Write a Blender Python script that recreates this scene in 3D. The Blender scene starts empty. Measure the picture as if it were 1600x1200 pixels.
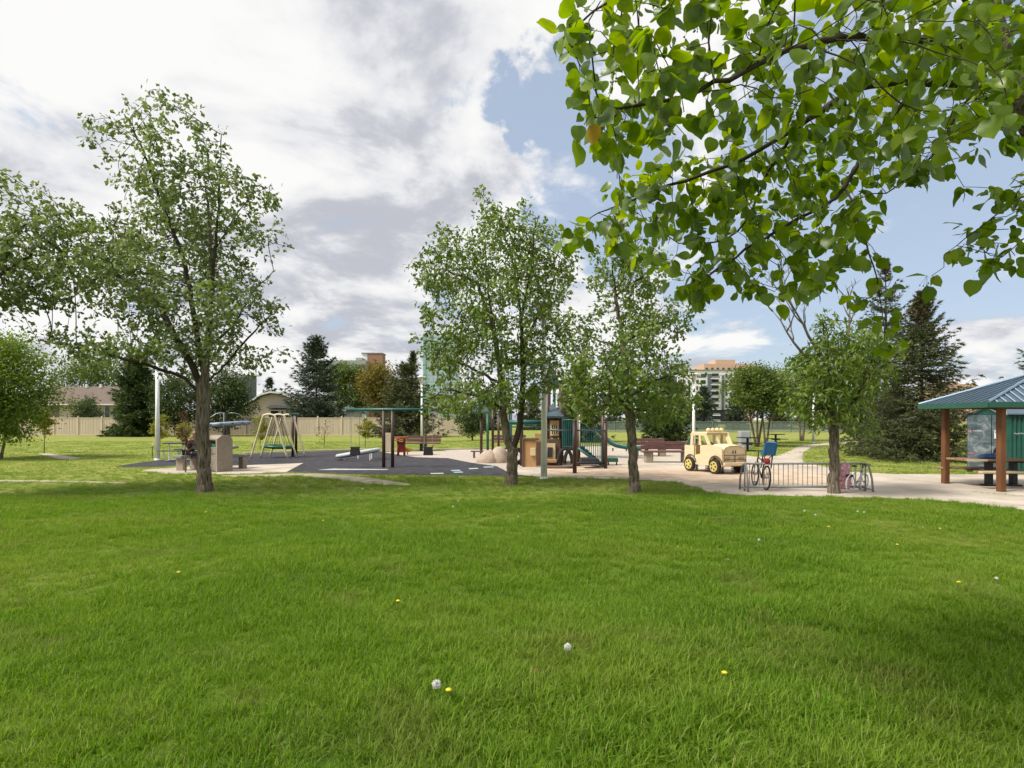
import bpy, math, random
import numpy as np
from mathutils import Vector, Matrix
R = math.radians
rng = np.random.default_rng(7)
random.seed(7)
SC = bpy.context.scene
COL = SC.collection
# ---------------------------------------------------------------- camera (level lens with a little rise)
H, F, CX, HY = 1.75, 889.0, 800.0, 655.0
cam = bpy.data.objects.new('camera', bpy.data.cameras.new('camera'))
COL.objects.link(cam); SC.camera = cam
cam.location = (0, 0, H); cam.rotation_euler = (R(90), 0, 0)
cam.data.sensor_width = 36; cam.data.lens = 36 * F / 1600; cam.data.shift_y = (HY - 600) / 1600
cam.data.clip_end = 4000; cam.data.clip_start = 0.05
# ---------------------------------------------------------------- sun
SUN_EL, SUN_AZ = 52, 246      # azimuth clockwise from +Y
sl = bpy.data.lights.new('sun', 'SUN'); sl.energy = 1.9; sl.angle = R(16); sl.color = (1, .95, .86)
so = bpy.data.objects.new('sun', sl); COL.objects.link(so)
sd = Vector((math.sin(R(SUN_AZ)) * math.cos(R(SUN_EL)), math.cos(R(SUN_AZ)) * math.cos(R(SUN_EL)), math.sin(R(SUN_EL))))
so.rotation_euler = (-sd).to_track_quat('-Z', 'Y').to_euler(); so.location = (0, -20, 40)
SC.view_settings.view_transform = 'Standard'; SC.view_settings.look = 'None'
SC.view_settings.exposure = 1.5; SC.view_settings.gamma = 1
SC.cycles.max_bounces = 5; SC.cycles.diffuse_bounces = 3; SC.cycles.transparent_max_bounces = 12; SC.cycles.use_adaptive_sampling = True; SC.cycles.adaptive_threshold = .02
# ---------------------------------------------------------------- world: blue sky with drifting cumulus
def build_world():
    w = bpy.data.worlds.new('World'); SC.world = w; w.use_nodes = True
    nt = w.node_tree; nt.nodes.clear(); N = nt.nodes.new; L = nt.links.new
    def val(x):
        return x
    def m(op, a, b=None, c=None):
        n = N('ShaderNodeMath'); n.operation = op
        for i, v in enumerate((a, b, c)):
            if v is None: continue
            if isinstance(v, (int, float)): n.inputs[i].default_value = v
            else: L(v, n.inputs[i])
        return n.outputs[0]
    def sstep(v, a, b):
        n = N('ShaderNodeMapRange'); n.interpolation_type = 'SMOOTHSTEP'
        L(v, n.inputs[0]); n.inputs[1].default_value = a; n.inputs[2].default_value = b
        return n.outputs[0]
    tc = N('ShaderNodeTexCoord')
    nrm = N('ShaderNodeVectorMath'); nrm.operation = 'NORMALIZE'; L(tc.outputs['Generated'], nrm.inputs[0])
    D = nrm.outputs[0]
    sep = N('ShaderNodeSeparateXYZ'); L(D, sep.inputs[0])
    z = m('ADD', m('MAXIMUM', sep.outputs[2], 0.0), 0.22)
    cmb = N('ShaderNodeCombineXYZ'); L(m('DIVIDE', sep.outputs[0], z), cmb.inputs[0]); L(m('DIVIDE', sep.outputs[1], z), cmb.inputs[1])
    def noise(scale, off, detail=9, rough=.56, dist=.25):
        ad = N('ShaderNodeVectorMath'); ad.operation = 'ADD'; L(cmb.outputs[0], ad.inputs[0]); ad.inputs[1].default_value = off
        n = N('ShaderNodeTexNoise'); L(ad.outputs[0], n.inputs['Vector']); n.inputs['Scale'].default_value = scale
        n.inputs['Detail'].default_value = detail; n.inputs['Roughness'].default_value = rough; n.inputs['Distortion'].default_value = dist
        return n.outputs[0]
    nv = N('ShaderNodeTexNoise'); L(D, nv.inputs['Vector']); nv.inputs['Scale'].default_value = 9; nv.inputs['Detail'].default_value = 6; nv.inputs['Roughness'].default_value = .6
    sb = N('ShaderNodeVectorMath'); sb.operation = 'SUBTRACT'; L(nv.outputs['Color'], sb.inputs[0]); sb.inputs[1].default_value = (.5, .5, .5)
    ma = N('ShaderNodeVectorMath'); ma.operation = 'MULTIPLY_ADD'; L(sb.outputs[0], ma.inputs[0]); ma.inputs[1].default_value = (.22, .22, .22); L(D, ma.inputs[2])
    nd = N('ShaderNodeVectorMath'); nd.operation = 'NORMALIZE'; L(ma.outputs[0], nd.inputs[0]); DW = nd.outputs[0]
    def blob(px, py, r):
        d = Vector(((px - CX) / F, 1, (HY - py) / F)).normalized()
        n = N('ShaderNodeVectorMath'); n.operation = 'DOT_PRODUCT'; L(DW, n.inputs[0]); n.inputs[1].default_value = d
        return sstep(n.outputs['Value'], math.cos(r), 1.0)
    n1 = noise(2.1, (3.1, 7.7, .4), 12, .58, .35)
    dens = m('ADD', m('MULTIPLY', n1, 2.3), -.46)
    for px, py, r, wgt in ((700, 150, .06, -.20), (780, 138, .07, -.24), (860, 155, .09, -.26), (920, 270, .19, -.30), (1040, 330, .20, -.16), (1480, 310, .36, -.24), (1230, 400, .28, -.15),
                           (700, 385, .09, -.12), (1560, 430, .16, -.08),
                           (690, 240, .13, .30), (785, 255, .075, .30), (720, 70, .12, .26), (830, 62, .09, .22), (640, 300, .12, .2), (890, 335, .07, .20), (1540, 500, .12, .16), (1400, 330, .06, .17),
                           (250, 120, .45, .2), (350, 400, .5, .16), (100, 300, .5, .14), (600, 80, .2, .14)):
        dens = m('ADD', dens, m('MULTIPLY', blob(px, py, r), wgt * 1.45 if wgt < 0 else wgt * .6))
    low = sstep(sep.outputs[2], .26, .02)
    dens = m('ADD', dens, m('MULTIPLY', low, .06))
    cov = sstep(dens, .34, .68)
    n2 = noise(2.1, (3.18, 7.86, .4), 12, .58, .35)      # the same field shifted toward the light: bright tops, grey bellies
    n3 = noise(1.3, (11.0, 2.0, .9), 8, .55)
    sh = m('ADD', m('MULTIPLY', m('SUBTRACT', n1, n2), 1.7), m('SUBTRACT', m('MULTIPLY', n3, 1.9), .40))
    for px, py, r, wgt in ((480, 250, .34, -.17), (560, 265, .16, -.07), (110, 200, .22, -.10), (480, 540, .3, -.12), (330, 130, .25, .14), (60, 250, .3, .12), (690, 215, .1, .12), (640, 420, .22, .14)):
        sh = m('ADD', sh, m('MULTIPLY', blob(px, py, r), wgt))
    ramp = N('ShaderNodeValToRGB'); L(sstep(sh, .12, .74), ramp.inputs[0])
    e = ramp.color_ramp.elements
    e[0].position = 0; e[0].color = (.190, .195, .218, 1); e[1].position = 1; e[1].color = (.345, .343, .339, 1)
    e2 = ramp.color_ramp.elements.new(.45); e2.color = (.285, .287, .297, 1)
    sky = N('ShaderNodeTexSky'); sky.sky_type = 'NISHITA'; sky.sun_disc = False
    sky.sun_elevation = R(SUN_EL); sky.sun_rotation = R(SUN_AZ); sky.air_density = 1.0; sky.dust_density = 1.6; sky.ozone_density = 1.3
    sc = N('ShaderNodeMix'); sc.data_type = 'RGBA'; sc.blend_type = 'MULTIPLY'; sc.inputs['Factor'].default_value = 1
    L(sky.outputs[0], sc.inputs[6]); sc.inputs[7].default_value = (.048, .048, .048, 1)
    veil = N('ShaderNodeMix'); veil.data_type = 'RGBA'; veil.inputs['Factor'].default_value = .55
    L(sc.outputs[2], veil.inputs[6]); veil.inputs[7].default_value = (.225, .262, .318, 1)
    mix = N('ShaderNodeMix'); mix.data_type = 'RGBA'; L(cov, mix.inputs['Factor']); L(veil.outputs[2], mix.inputs[6]); L(ramp.outputs[0], mix.inputs[7])
    bg = N('ShaderNodeBackground'); L(mix.outputs[2], bg.inputs[0]); bg.inputs[1].default_value = 1.0
    out = N('ShaderNodeOutputWorld'); L(bg.outputs[0], out.inputs[0])
    w.cycles.sampling_method = 'MANUAL'; w.cycles.sample_map_resolution = 512
build_world()

# ================================================================ helpers
def gx(px, Y): return (px - CX) * Y / F
def gz(py, Y): return H - (py - HY) * Y / F
def gy(py): return H * F / (py - HY)
def gp(px, py):
    Y = gy(py); return (gx(px, Y), Y)

def lin(c):   # sRGB 0-255 -> linear
    return tuple(((v / 255) / 12.92 if v / 255 <= .04045 else ((v / 255 + .055) / 1.055) ** 2.4) for v in c)

MATS = {}
def mat(name, col, rough=.7, var=.12, scale=6, bump=0.0, bscale=40, metal=0.0, spec=.4, col2=None, stretch=(1, 1, 1), detail=6, bdist=.02):
    """procedural paint/wood/concrete: colour with noise variation, wear and fine relief"""
    if name in MATS: return MATS[name]
    mt = bpy.data.materials.new(name); mt.use_nodes = True; nt = mt.node_tree; N = nt.nodes.new; L = nt.links.new
    b = nt.nodes['Principled BSDF']
    tc = N('ShaderNodeTexCoord'); mp = N('ShaderNodeMapping'); L(tc.outputs['Object'], mp.inputs[0]); mp.inputs['Scale'].default_value = stretch
    n = N('ShaderNodeTexNoise'); L(mp.outputs[0], n.inputs[0]); n.inputs['Scale'].default_value = scale; n.inputs['Detail'].default_value = detail; n.inputs['Roughness'].default_value = .6
    rp = N('ShaderNodeValToRGB'); L(n.outputs[0], rp.inputs[0])
    c2 = col2 or tuple(min(1, v * (1 + var)) for v in col)
    e = rp.color_ramp.elements; e[0].position = .32; e[0].color = (*[v * (1 - var) for v in col], 1); e[1].position = .68; e[1].color = (*c2, 1)
    L(rp.outputs[0], b.inputs['Base Color'])
    b.inputs['Roughness'].default_value = rough; b.inputs['Metallic'].default_value = metal; b.inputs['Specular IOR Level'].default_value = spec
    if bump:
        n2 = N('ShaderNodeTexNoise'); L(mp.outputs[0], n2.inputs[0]); n2.inputs['Scale'].default_value = bscale; n2.inputs['Detail'].default_value = 5
        bp = N('ShaderNodeBump'); L(n2.outputs[0], bp.inputs['Height']); bp.inputs['Strength'].default_value = bump; bp.inputs['Distance'].default_value = bdist
        L(bp.outputs[0], b.inputs['Normal'])
    MATS[name] = mt
    return mt

def leaf_mat(name, cols, trans=.35, rough=.5, spec=.25, clump=1.2, isl=.5, glow=1.5):
    """leaf: random tone per leaf, light through the blade"""
    if name in MATS: return MATS[name]
    mt = bpy.data.materials.new(name); mt.use_nodes = True; nt = mt.node_tree; N = nt.nodes.new; L = nt.links.new
    b = nt.nodes['Principled BSDF']; out = nt.nodes['Material Output']
    g = N('ShaderNodeNewGeometry'); tc = N('ShaderNodeTexCoord')
    n = N('ShaderNodeTexNoise'); L(tc.outputs['Object'], n.inputs[0]); n.inputs['Scale'].default_value = clump; n.inputs['Detail'].default_value = 3
    mr = N('ShaderNodeMapRange'); L(n.outputs[0], mr.inputs[0]); mr.inputs[1].default_value = .3; mr.inputs[2].default_value = .7
    oi = N('ShaderNodeObjectInfo')
    ad = N('ShaderNodeMath'); ad.operation = 'ADD'; L(g.outputs['Random Per Island'], ad.inputs[0]); L(oi.outputs['Random'], ad.inputs[1])
    fr = N('ShaderNodeMath'); fr.operation = 'FRACT'; L(ad.outputs[0], fr.inputs[0])
    mx = N('ShaderNodeMix'); mx.inputs[0].default_value = isl; L(mr.outputs[0], mx.inputs[2]); L(fr.outputs[0], mx.inputs[3])
    rp = N('ShaderNodeValToRGB'); L(mx.outputs[0], rp.inputs[0]); e = rp.color_ramp.elements
    e[0].position = .05; e[1].position = .95; e[0].color = (*cols[0], 1); e[1].color = (*cols[-1], 1)
    for i, c in enumerate(cols[1:-1]):
        q = rp.color_ramp.elements.new((i + 1) / (len(cols) - 1)); q.color = (*c, 1)
    L(rp.outputs[0], b.inputs['Base Color']); b.inputs['Roughness'].default_value = rough; b.inputs['Specular IOR Level'].default_value = spec
    t = N('ShaderNodeBsdfTranslucent')
    hs = N('ShaderNodeHueSaturation'); L(rp.outputs[0], hs.inputs['Color']); hs.inputs['Saturation'].default_value = 1.1; hs.inputs['Value'].default_value = glow; hs.inputs['Hue'].default_value = .49
    L(hs.outputs[0], t.inputs[0])
    ms = N('ShaderNodeMixShader'); ms.inputs[0].default_value = trans; L(b.outputs[0], ms.inputs[1]); L(t.outputs[0], ms.inputs[2]); L(ms.outputs[0], out.inputs[0])
    MATS[name] = mt
    return mt

class MB:
    def __init__(s): s.v = []; s.f = []
    def add(s, vs, fs):
        o = len(s.v); s.v += [tuple(p) for p in vs]; s.f += [tuple(i + o for i in f) for f in fs]; return s
    def box(s, c, d, rz=0, bev=0):
        x, y, z = (t / 2 for t in d); vs = []
        b = min(bev, x * .45, y * .45, z * .45)
        if b <= 0:
            vs = [(i * x, j * y, k * z) for i in (-1, 1) for j in (-1, 1) for k in (-1, 1)]
            fs = [(0, 1, 3, 2), (4, 6, 7, 5), (0, 4, 5, 1), (2, 3, 7, 6), (0, 2, 6, 4), (1, 5, 7, 3)]
        else:
            ring = lambda e, zz: [(-x + e, -y, zz), (x - e, -y, zz), (x, -y + e, zz), (x, y - e, zz), (x - e, y, zz), (-x + e, y, zz), (-x, y - e, zz), (-x, -y + e, zz)]
            def inset(r): return [(px * (x - b) / x, py * (y - b) / y, pz) for px, py, pz in r]
            rs = [inset(ring(b, -z)), ring(b, -z + b), ring(b, z - b), inset(ring(b, z))]
            vs = [p for r in rs for p in r]; fs = [tuple(range(7, -1, -1)), tuple(range(24, 32))]
            for k in range(3):
                for i in range(8): fs.append((k * 8 + i, k * 8 + (i + 1) % 8, k * 8 + 8 + (i + 1) % 8, k * 8 + 8 + i))
        ca, sa = math.cos(rz), math.sin(rz)
        return s.add([(c[0] + p[0] * ca - p[1] * sa, c[1] + p[0] * sa + p[1] * ca, c[2] + p[2]) for p in vs], fs)
    def tube(s, pts, rad, n=8, cap=True, closed=False):
        P = [Vector(p) for p in pts]; m = len(P)
        rs = rad if isinstance(rad, (list, tuple, np.ndarray)) else [rad] * m
        vs = []; up = None
        for i in range(m):
            if closed: t = (P[(i + 1) % m] - P[i - 1])
            else: t = P[min(i + 1, m - 1)] - P[max(i - 1, 0)]
            t.normalize()
            if up is None:
                up = Vector((0, 0, 1)) if abs(t.z) < .9 else Vector((1, 0, 0))
            a = t.cross(up)
            if a.length < 1e-4: a = t.orthogonal()
            a.normalize(); b = a.cross(t); up = b
            for k in range(n):
                q = 2 * math.pi * k / n; vs.append(P[i] + (a * math.cos(q) + b * math.sin(q)) * rs[i])
        fs = []
        for i in range(m if closed else m - 1):
            j = (i + 1) % m
            for k in range(n): fs.append((i * n + (k + 1) % n, i * n + k, j * n + k, j * n + (k + 1) % n))
        if cap and not closed: fs += [tuple(range(n)), tuple((m - 1) * n + k for k in range(n - 1, -1, -1))]
        return s.add(vs, fs)
    def lathe(s, prof, n=16, c=(0, 0, 0)):
        vs = [(c[0] + r * math.cos(2 * math.pi * k / n), c[1] + r * math.sin(2 * math.pi * k / n), c[2] + z) for r, z in prof for k in range(n)]
        fs = [(i * n + k, i * n + (k + 1) % n, (i + 1) * n + (k + 1) % n, (i + 1) * n + k) for i in range(len(prof) - 1) for k in range(n)]
        fs += [tuple(range(n - 1, -1, -1)), tuple((len(prof) - 1) * n + k for k in range(n))]
        return s.add(vs, fs)
    def prism(s, poly, axis, a, b):
        """poly of 2D points extruded from a to b along axis 'x','y','z'"""
        n = len(poly)
        def pt(p, h): return (h, p[0], p[1]) if axis == 'x' else (p[0], h, p[1]) if axis == 'y' else (p[0], p[1], h)
        vs = [pt(p, a) for p in poly] + [pt(p, b) for p in poly]
        fs = [tuple(range(n - 1, -1, -1)), tuple(range(n, 2 * n))] + [(i, (i + 1) % n, n + (i + 1) % n, n + i) for i in range(n)]
        return s.add(vs, fs)
    def ball(s, c, r, n=10, sq=(1, 1, 1), jit=0, seed=0):
        rr = random.Random(seed); m = max(4, n // 2 + 1); vs = [(c[0], c[1], c[2] - r * sq[2])]
        for i in range(1, m):
            a = -math.pi / 2 + math.pi * i / m
            for k in range(n):
                q = 2 * math.pi * k / n; j = 1 + rr.uniform(-jit, jit)
                vs.append((c[0] + r * sq[0] * j * math.cos(a) * math.cos(q), c[1] + r * sq[1] * j * math.cos(a) * math.sin(q), c[2] + r * sq[2] * j * math.sin(a)))
        vs.append((c[0], c[1], c[2] + r * sq[2])); e = len(vs) - 1
        fs = [(0, 1 + (k + 1) % n, 1 + k) for k in range(n)] + [(e, e - n + k, e - n + (k + 1) % n) for k in range(n)]
        for i in range(m - 2):
            for k in range(n): fs.append((1 + i * n + k, 1 + i * n + (k + 1) % n, 1 + (i + 1) * n + (k + 1) % n, 1 + (i + 1) * n + k))
        return s.add(vs, fs)
    def mesh(s, name, m, smooth=False):
        me = bpy.data.meshes.new(name); me.from_pydata(s.v, [], s.f); me.update()
        if smooth: me.polygons.foreach_set('use_smooth', [len(f) <= 4 for f in s.f])
        if m: me.materials.append(m)
        return me
    def build(s, name, m, parent=None, smooth=False, loc=None, kind=None):
        return obj(name, s.mesh(name, m, smooth), parent, loc, kind)

def obj(name, me, parent=None, loc=None, kind=None):
    o = bpy.data.objects.new(name, me); COL.objects.link(o)
    if parent: o.parent = parent
    if loc is not None: o.location = loc
    if kind: o['kind'] = kind
    return o
def tri_mesh(name, V, T, m, smooth=False):
    V = np.asarray(V, np.float32); T = np.asarray(T, np.int32); me = bpy.data.meshes.new(name)
    k = T.shape[1]
    me.vertices.add(len(V)); me.vertices.foreach_set('co', V.ravel())
    me.loops.add(T.size); me.loops.foreach_set('vertex_index', T.ravel())
    me.polygons.add(len(T)); me.polygons.foreach_set('loop_start', np.arange(len(T), dtype=np.int32) * k)
    me.polygons.foreach_set('loop_total', np.full(len(T), k, np.int32))
    if smooth: me.polygons.foreach_set('use_smooth', np.ones(len(T), bool))
    me.update(calc_edges=True); me.validate()
    if m: me.materials.append(m)
    return me
def thing(name, label, cat, loc=(0, 0, 0), rz=0, group=None):
    o = bpy.data.objects.new(name, None); COL.objects.link(o); o.empty_display_size = .2
    o.location = loc; o.rotation_euler = (0, 0, rz); tag(o, label, cat, group); return o
def tag(o, label, cat, group=None):
    o['label'] = label; o['category'] = cat
    if group: o['group'] = group
    return o
def copy_tree(o, parent=None):
    c = o.copy(); COL.objects.link(c); c.parent = parent
    for ch in list(o.children): copy_tree(ch, c)
    return c

# ================================================================ materials
WHITE = mat('white_painted_steel', (.83, .83, .83), .45, .06, 3, .1, 30)
BROWNPOST = mat('brown_powder_coat', (.060, .030, .022), .45, .2, 5)
TEAL = mat('teal_powder_coat', (.018, .095, .085), .4, .2, 4)
BLUEGREY = mat('blue_grey_plastic', (.045, .075, .095), .5, .2, 4)
GREENP = mat('green_powder_coat', (.015, .085, .045), .4, .2, 4)
CREAMST = mat('cream_painted_steel', (.62, .54, .36), .45, .08, 5)
TANPANEL = mat('tan_plastic_panel', (.46, .27, .12), .55, .1, 3)
BROWNPANEL = mat('brown_plastic_panel', (.13, .075, .05), .55, .15, 3)
CREAMPANEL = mat('cream_plastic_panel', (.62, .50, .30), .55, .08, 3)
DARK = mat('dark_rubber', (.018, .018, .02), .7, .2, 10)
BLACKST = mat('black_steel', (.015, .015, .017), .45, .2, 10)
GREYST = mat('galvanised_steel', (.30, .31, .32), .4, .15, 8, .15, 60, .6)
PLY = mat('cream_plywood', (.70, .56, .36), .6, .1, 3, .1, 30, stretch=(1, 1, 4))
YELLOW = mat('yellow_paint', (.62, .50, .14), .5, .15, 6)
CONC = mat('aggregate_concrete', (.30, .25, .20), .9, .35, 40, .5, 90, col2=(.42, .35, .28))
GREYCONC = mat('grey_concrete_slab', (.20, .20, .19), .9, .25, 12, .3, 60)
BARK = mat('grey_brown_bark', (.10, .078, .058), .95, .6, 9, 1.0, 9, stretch=(3.2, 3.2, .42), col2=(.30, .245, .185), spec=.1, bdist=.06)
TWIG = mat('twig_bark', (.060, .047, .036), .9, .3, 8, spec=.1)
DEADTWIG = mat('dead_twig', (.17, .145, .125), .9, .3, 8, spec=.1)

# ================================================================ ground
def hz(x, y):
    a = np.clip((10.2 - y) / 4, 0, 1)
    return a * (.030 * np.sin(x * .9 + .6 * y) + .022 * np.sin(1.7 * y - x * .5 + 1) + .012 * np.sin(3.1 * x + 1.3 * y))

def ground_material(blade=False):
    mt = bpy.data.materials.new('grass_blade' if blade else 'mown_lawn'); mt.use_nodes = True; nt = mt.node_tree; N = nt.nodes.new; L = nt.links.new
    b = nt.nodes['Principled BSDF']; out = nt.nodes['Material Output']
    g = N('ShaderNodeNewGeometry')
    def noise(scale, det=5, st=(1, 1, 1), off=(0, 0, 0)):
        mp = N('ShaderNodeMapping'); L(g.outputs['Position'], mp.inputs[0]); mp.inputs['Scale'].default_value = st; mp.inputs['Location'].default_value = off
        n = N('ShaderNodeTexNoise'); L(mp.outputs[0], n.inputs[0]); n.inputs['Scale'].default_value = scale; n.inputs['Detail'].default_value = det; n.inputs['Roughness'].default_value = .6
        return n.outputs[0]
    def ramp(v, cs):
        r = N('ShaderNodeValToRGB'); L(v, r.inputs[0]); e = r.color_ramp.elements
        e[0].position, e[0].color = cs[0][0], (*cs[0][1], 1); e[1].position, e[1].color = cs[-1][0], (*cs[-1][1], 1)
        for p, c in cs[1:-1]:
            q = e.new(p); q.color = (*c, 1)
        return r.outputs[0]
    def mix(f, a, c, mode='MIX'):
        n = N('ShaderNodeMix'); n.data_type = 'RGBA'; n.blend_type = mode
        if isinstance(f, float): n.inputs[0].default_value = f
        else: L(f, n.inputs[0])
        for v, i in ((a, 6), (c, 7)):
            if isinstance(v, tuple): n.inputs[i].default_value = (*v, 1)
            else: L(v, n.inputs[i])
        return n.outputs[2]
    # broad patches: lush, plain, yellowing
    patch = ramp(noise(.22, 6, (1, 1.7, 1)), [(.34, (.080, .182, .010)), (.5, (.156, .265, .021)), (.66, (.248, .315, .045))])
    sp = N('ShaderNodeSeparateXYZ'); L(g.outputs['Position'], sp.inputs[0])      # the field beyond the mown mound is drier turf
    nz = N('ShaderNodeMath'); nz.operation = 'MULTIPLY_ADD'; L(noise(.25, 4, (1, 1, 1), (2, 7, 0)), nz.inputs[0]); nz.inputs[1].default_value = 12; L(sp.outputs[1], nz.inputs[2])
    mr = N('ShaderNodeMapRange'); mr.interpolation_type = 'SMOOTHSTEP'; L(nz.outputs[0], mr.inputs[0]); mr.inputs[1].default_value = 16; mr.inputs[2].default_value = 26; mr.inputs[4].default_value = .75
    patch = mix(mr.outputs[0], patch if blade else mix(1.0, patch, (.62, .60, .8), 'MULTIPLY'), (.285, .315, .085))
    if blade:
        ri = ramp(g.outputs['Random Per Island'], [(.0, (.040, .095, .007)), (.40, (.130, .240, .020)), (.82, (.242, .360, .048)), (.90, (.33, .38, .11)), (.96, (.44, .40, .18)), (1.0, (.30, .22, .10))])
        col = mix(.54, patch, ri)
        n3 = noise(.75, 4, (1, 1, 1), (5, 3, 0)); r3 = ramp(n3, [(.56, (0, 0, 0)), (.74, (.55, .55, .55))])
        col = mix(r3, col, (.24, .23, .08))
        L(col, b.inputs['Base Color']); b.inputs['Roughness'].default_value = .6; b.inputs['Specular IOR Level'].default_value = .08
        t = N('ShaderNodeBsdfTranslucent'); br = N('ShaderNodeHueSaturation'); L(col, br.inputs['Color']); br.inputs['Value'].default_value = 1.5; br.inputs['Saturation'].default_value = 1.08; L(br.outputs[0], t.inputs[0])
        ms = N('ShaderNodeMixShader'); ms.inputs[0].default_value = .45; L(b.outputs[0], ms.inputs[1]); L(t.outputs[0], ms.inputs[2]); L(ms.outputs[0], out.inputs[0])
    else:
        fine = ramp(noise(9, 6, (1, .5, 1)), [(.30, (.55, .55, .5)), (.7, (1.35, 1.3, 1.25))])
        mid = ramp(noise(1.2, 5, (.5, 1.3, 1), (3, 1, 0)), [(.35, (.78, .85, .8)), (.68, (1.3, 1.16, 1.2))])
        col = mix(1.0, mix(1.0, patch, fine, 'MULTIPLY'), mid, 'MULTIPLY')
        thatch = ramp(noise(2.2, 5, (1, 1, 1), (9, 4, 0)), [(.56, (0, 0, 0)), (.76, (.55, .55, .55))])
        col = mix(thatch, col, (.20, .17, .075))
        L(col, b.inputs['Base Color']); b.inputs['Roughness'].default_value = .9; b.inputs['Specular IOR Level'].default_value = .1
        bp = N('ShaderNodeBump'); L(noise(22, 6), bp.inputs['Height']); bp.inputs['Strength'].default_value = .8; bp.inputs['Distance'].default_value = .06; L(bp.outputs[0], b.inputs['Normal'])
    return mt
LAWN = ground_material(); BLADE = ground_material(True)
def axis(lo, hi, step, far):
    a = list(np.arange(lo, hi + 1e-6, step)); d = step; x = hi
    while x < far: d *= 1.35; x += d; a.append(x)
    x = lo; d = step; pre = []
    while x > -far: d *= 1.35; x -= d; pre.append(x)
    return np.array(pre[::-1] + a)
xs = axis(-13, 13, .3, 1500); ys = axis(-4, 12, .3, 1500)
XX, YY = np.meshgrid(xs, ys); nx, ny = len(xs), len(ys)
idx = np.arange(nx * ny).reshape(ny, nx)
q = np.stack([idx[:-1, :-1], idx[:-1, 1:], idx[1:, 1:], idx[1:, :-1]], -1).reshape(-1, 4)
V = np.stack([XX, YY, hz(XX, YY)], -1).reshape(-1, 3)
o = obj('lawn', tri_mesh('lawn', V, q, LAWN, True)); o['kind'] = 'structure'

SHEETS = []
def smooth_poly(pts, k=5):
    P = np.array(pts); n = len(P); out = []
    for i in range(n):
        p0, p1, p2, p3 = P[i - 1], P[i], P[(i + 1) % n], P[(i + 2) % n]
        for t in np.arange(k) / k:
            out.append(.5 * ((2 * p1) + (-p0 + p2) * t + (2 * p0 - 5 * p1 + 4 * p2 - p3) * t * t + (-p0 + 3 * p1 - 3 * p2 + p3) * t ** 3))
    return [tuple(p) for p in out]
def sheet(name, px, z, m, th=.05, smooth=False, parent=None):
    pts = [gp(*p) for p in px]
    if smooth: pts = smooth_poly(pts)
    if parent is None: SHEETS.append(pts)
    a = sum(pts[i - 1][0] * pts[i][1] - pts[i][0] * pts[i - 1][1] for i in range(len(pts)))
    if a < 0: pts = pts[::-1]
    o = MB().prism(pts, 'z', z - th, z).build(name, m, parent)
    if parent is None: o['kind'] = 'structure'
    return o
M_RUB = mat('dark_rubber_surface', (.040, .038, .044), .9, .3, 3, .5, 120, col2=(.068, .064, .074), spec=.2)
M_CON = mat('pale_concrete_paving', (.40, .345, .28), .9, .16, .9, .3, 50, col2=(.53, .46, .38), detail=9, spec=.1)
M_SAND = mat('orange_sand', (.50, .37, .26), .95, .2, 2.2, .6, 60, col2=(.62, .49, .37), spec=.1)
M_GRAV = mat('pea_gravel', (.42, .36, .30), .95, .35, 26, .8, 60, col2=(.58, .51, .44), spec=.1)
M_DIRT = mat('worn_dirt', (.34, .29, .20), .95, .3, 3, .5, 40, col2=(.46, .40, .30), spec=.1)
rub = sheet('rubber_play_surface', [(183, 729), (250, 719), (300, 716), (380, 710), (480, 706), (560, 704), (600, 706), (650, 714), (700, 715), (735, 722), (790, 728), (850, 731), (905, 738), (880, 744), (800, 744.5), (700, 743), (600, 742), (520, 740), (455, 737.5), (400, 733), (345, 729), (290, 727), (240, 730)], .006, M_RUB, smooth=True)
sheet('picnic_pad', [(222, 735), (290, 730.5), (360, 728.5), (455, 725), (474, 724), (447, 738.5), (400, 740.5), (340, 741.5), (260, 741)], .018, M_CON)
sheet('dirt_trail', [(345, 743.5), (470, 740), (520, 742), (580, 747.5), (642, 757), (600, 757.5), (540, 751.5), (470, 743.6), (400, 745)], .005, M_DIRT, smooth=True)
sheet('worn_trail', [(-40, 750), (80, 751), (195, 754), (195, 755.6), (80, 753), (-40, 752)], .005, M_DIRT, smooth=True)
sheet('path', [(60, 708.5), (76, 709), (127, 716), (112, 718.5), (88, 716.5)], .010, M_CON)
sheet('plaza', [(690, 703.4), (800, 701.5), (945, 697), (1010, 694), (1075, 697), (1130, 704), (1180, 714), (1214, 713), (1236, 704), (1249, 697), (1290, 692), (1345, 689), (1430, 687), (1430, 688.6), (1345, 691), (1300, 694), (1268, 699), (1254, 708), (1255, 722), (1290, 730), (1330, 738), (1400, 741), (1600, 742), (1790, 745), (1790, 822), (1600, 797), (1500, 785.5), (1400, 779), (1290, 776), (1160, 774), (1108, 769), (1090, 762), (1060, 754), (1000, 750), (940, 748), (850, 746), (800, 741), (760, 720), (700, 708)], .008, M_CON)
sheet('gravel_play_area', [(600, 707), (690, 705), (800, 703.5), (930, 703), (1000, 705), (1006, 716), (962, 722), (940, 730), (900, 740), (850, 738), (800, 732), (735, 723), (700, 716), (650, 714.6)], .012, M_GRAV)
sheet('sand_area', [(850, 733), (900, 727), (960, 729), (1000, 731), (1080, 732), (1180, 736), (1240, 735), (1300, 744), (1305, 755), (1230, 758), (1150, 757), (1098, 755), (1060, 750), (1000, 747), (900, 744.5), (858, 743.5)], .016, M_SAND, smooth=True)
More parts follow.
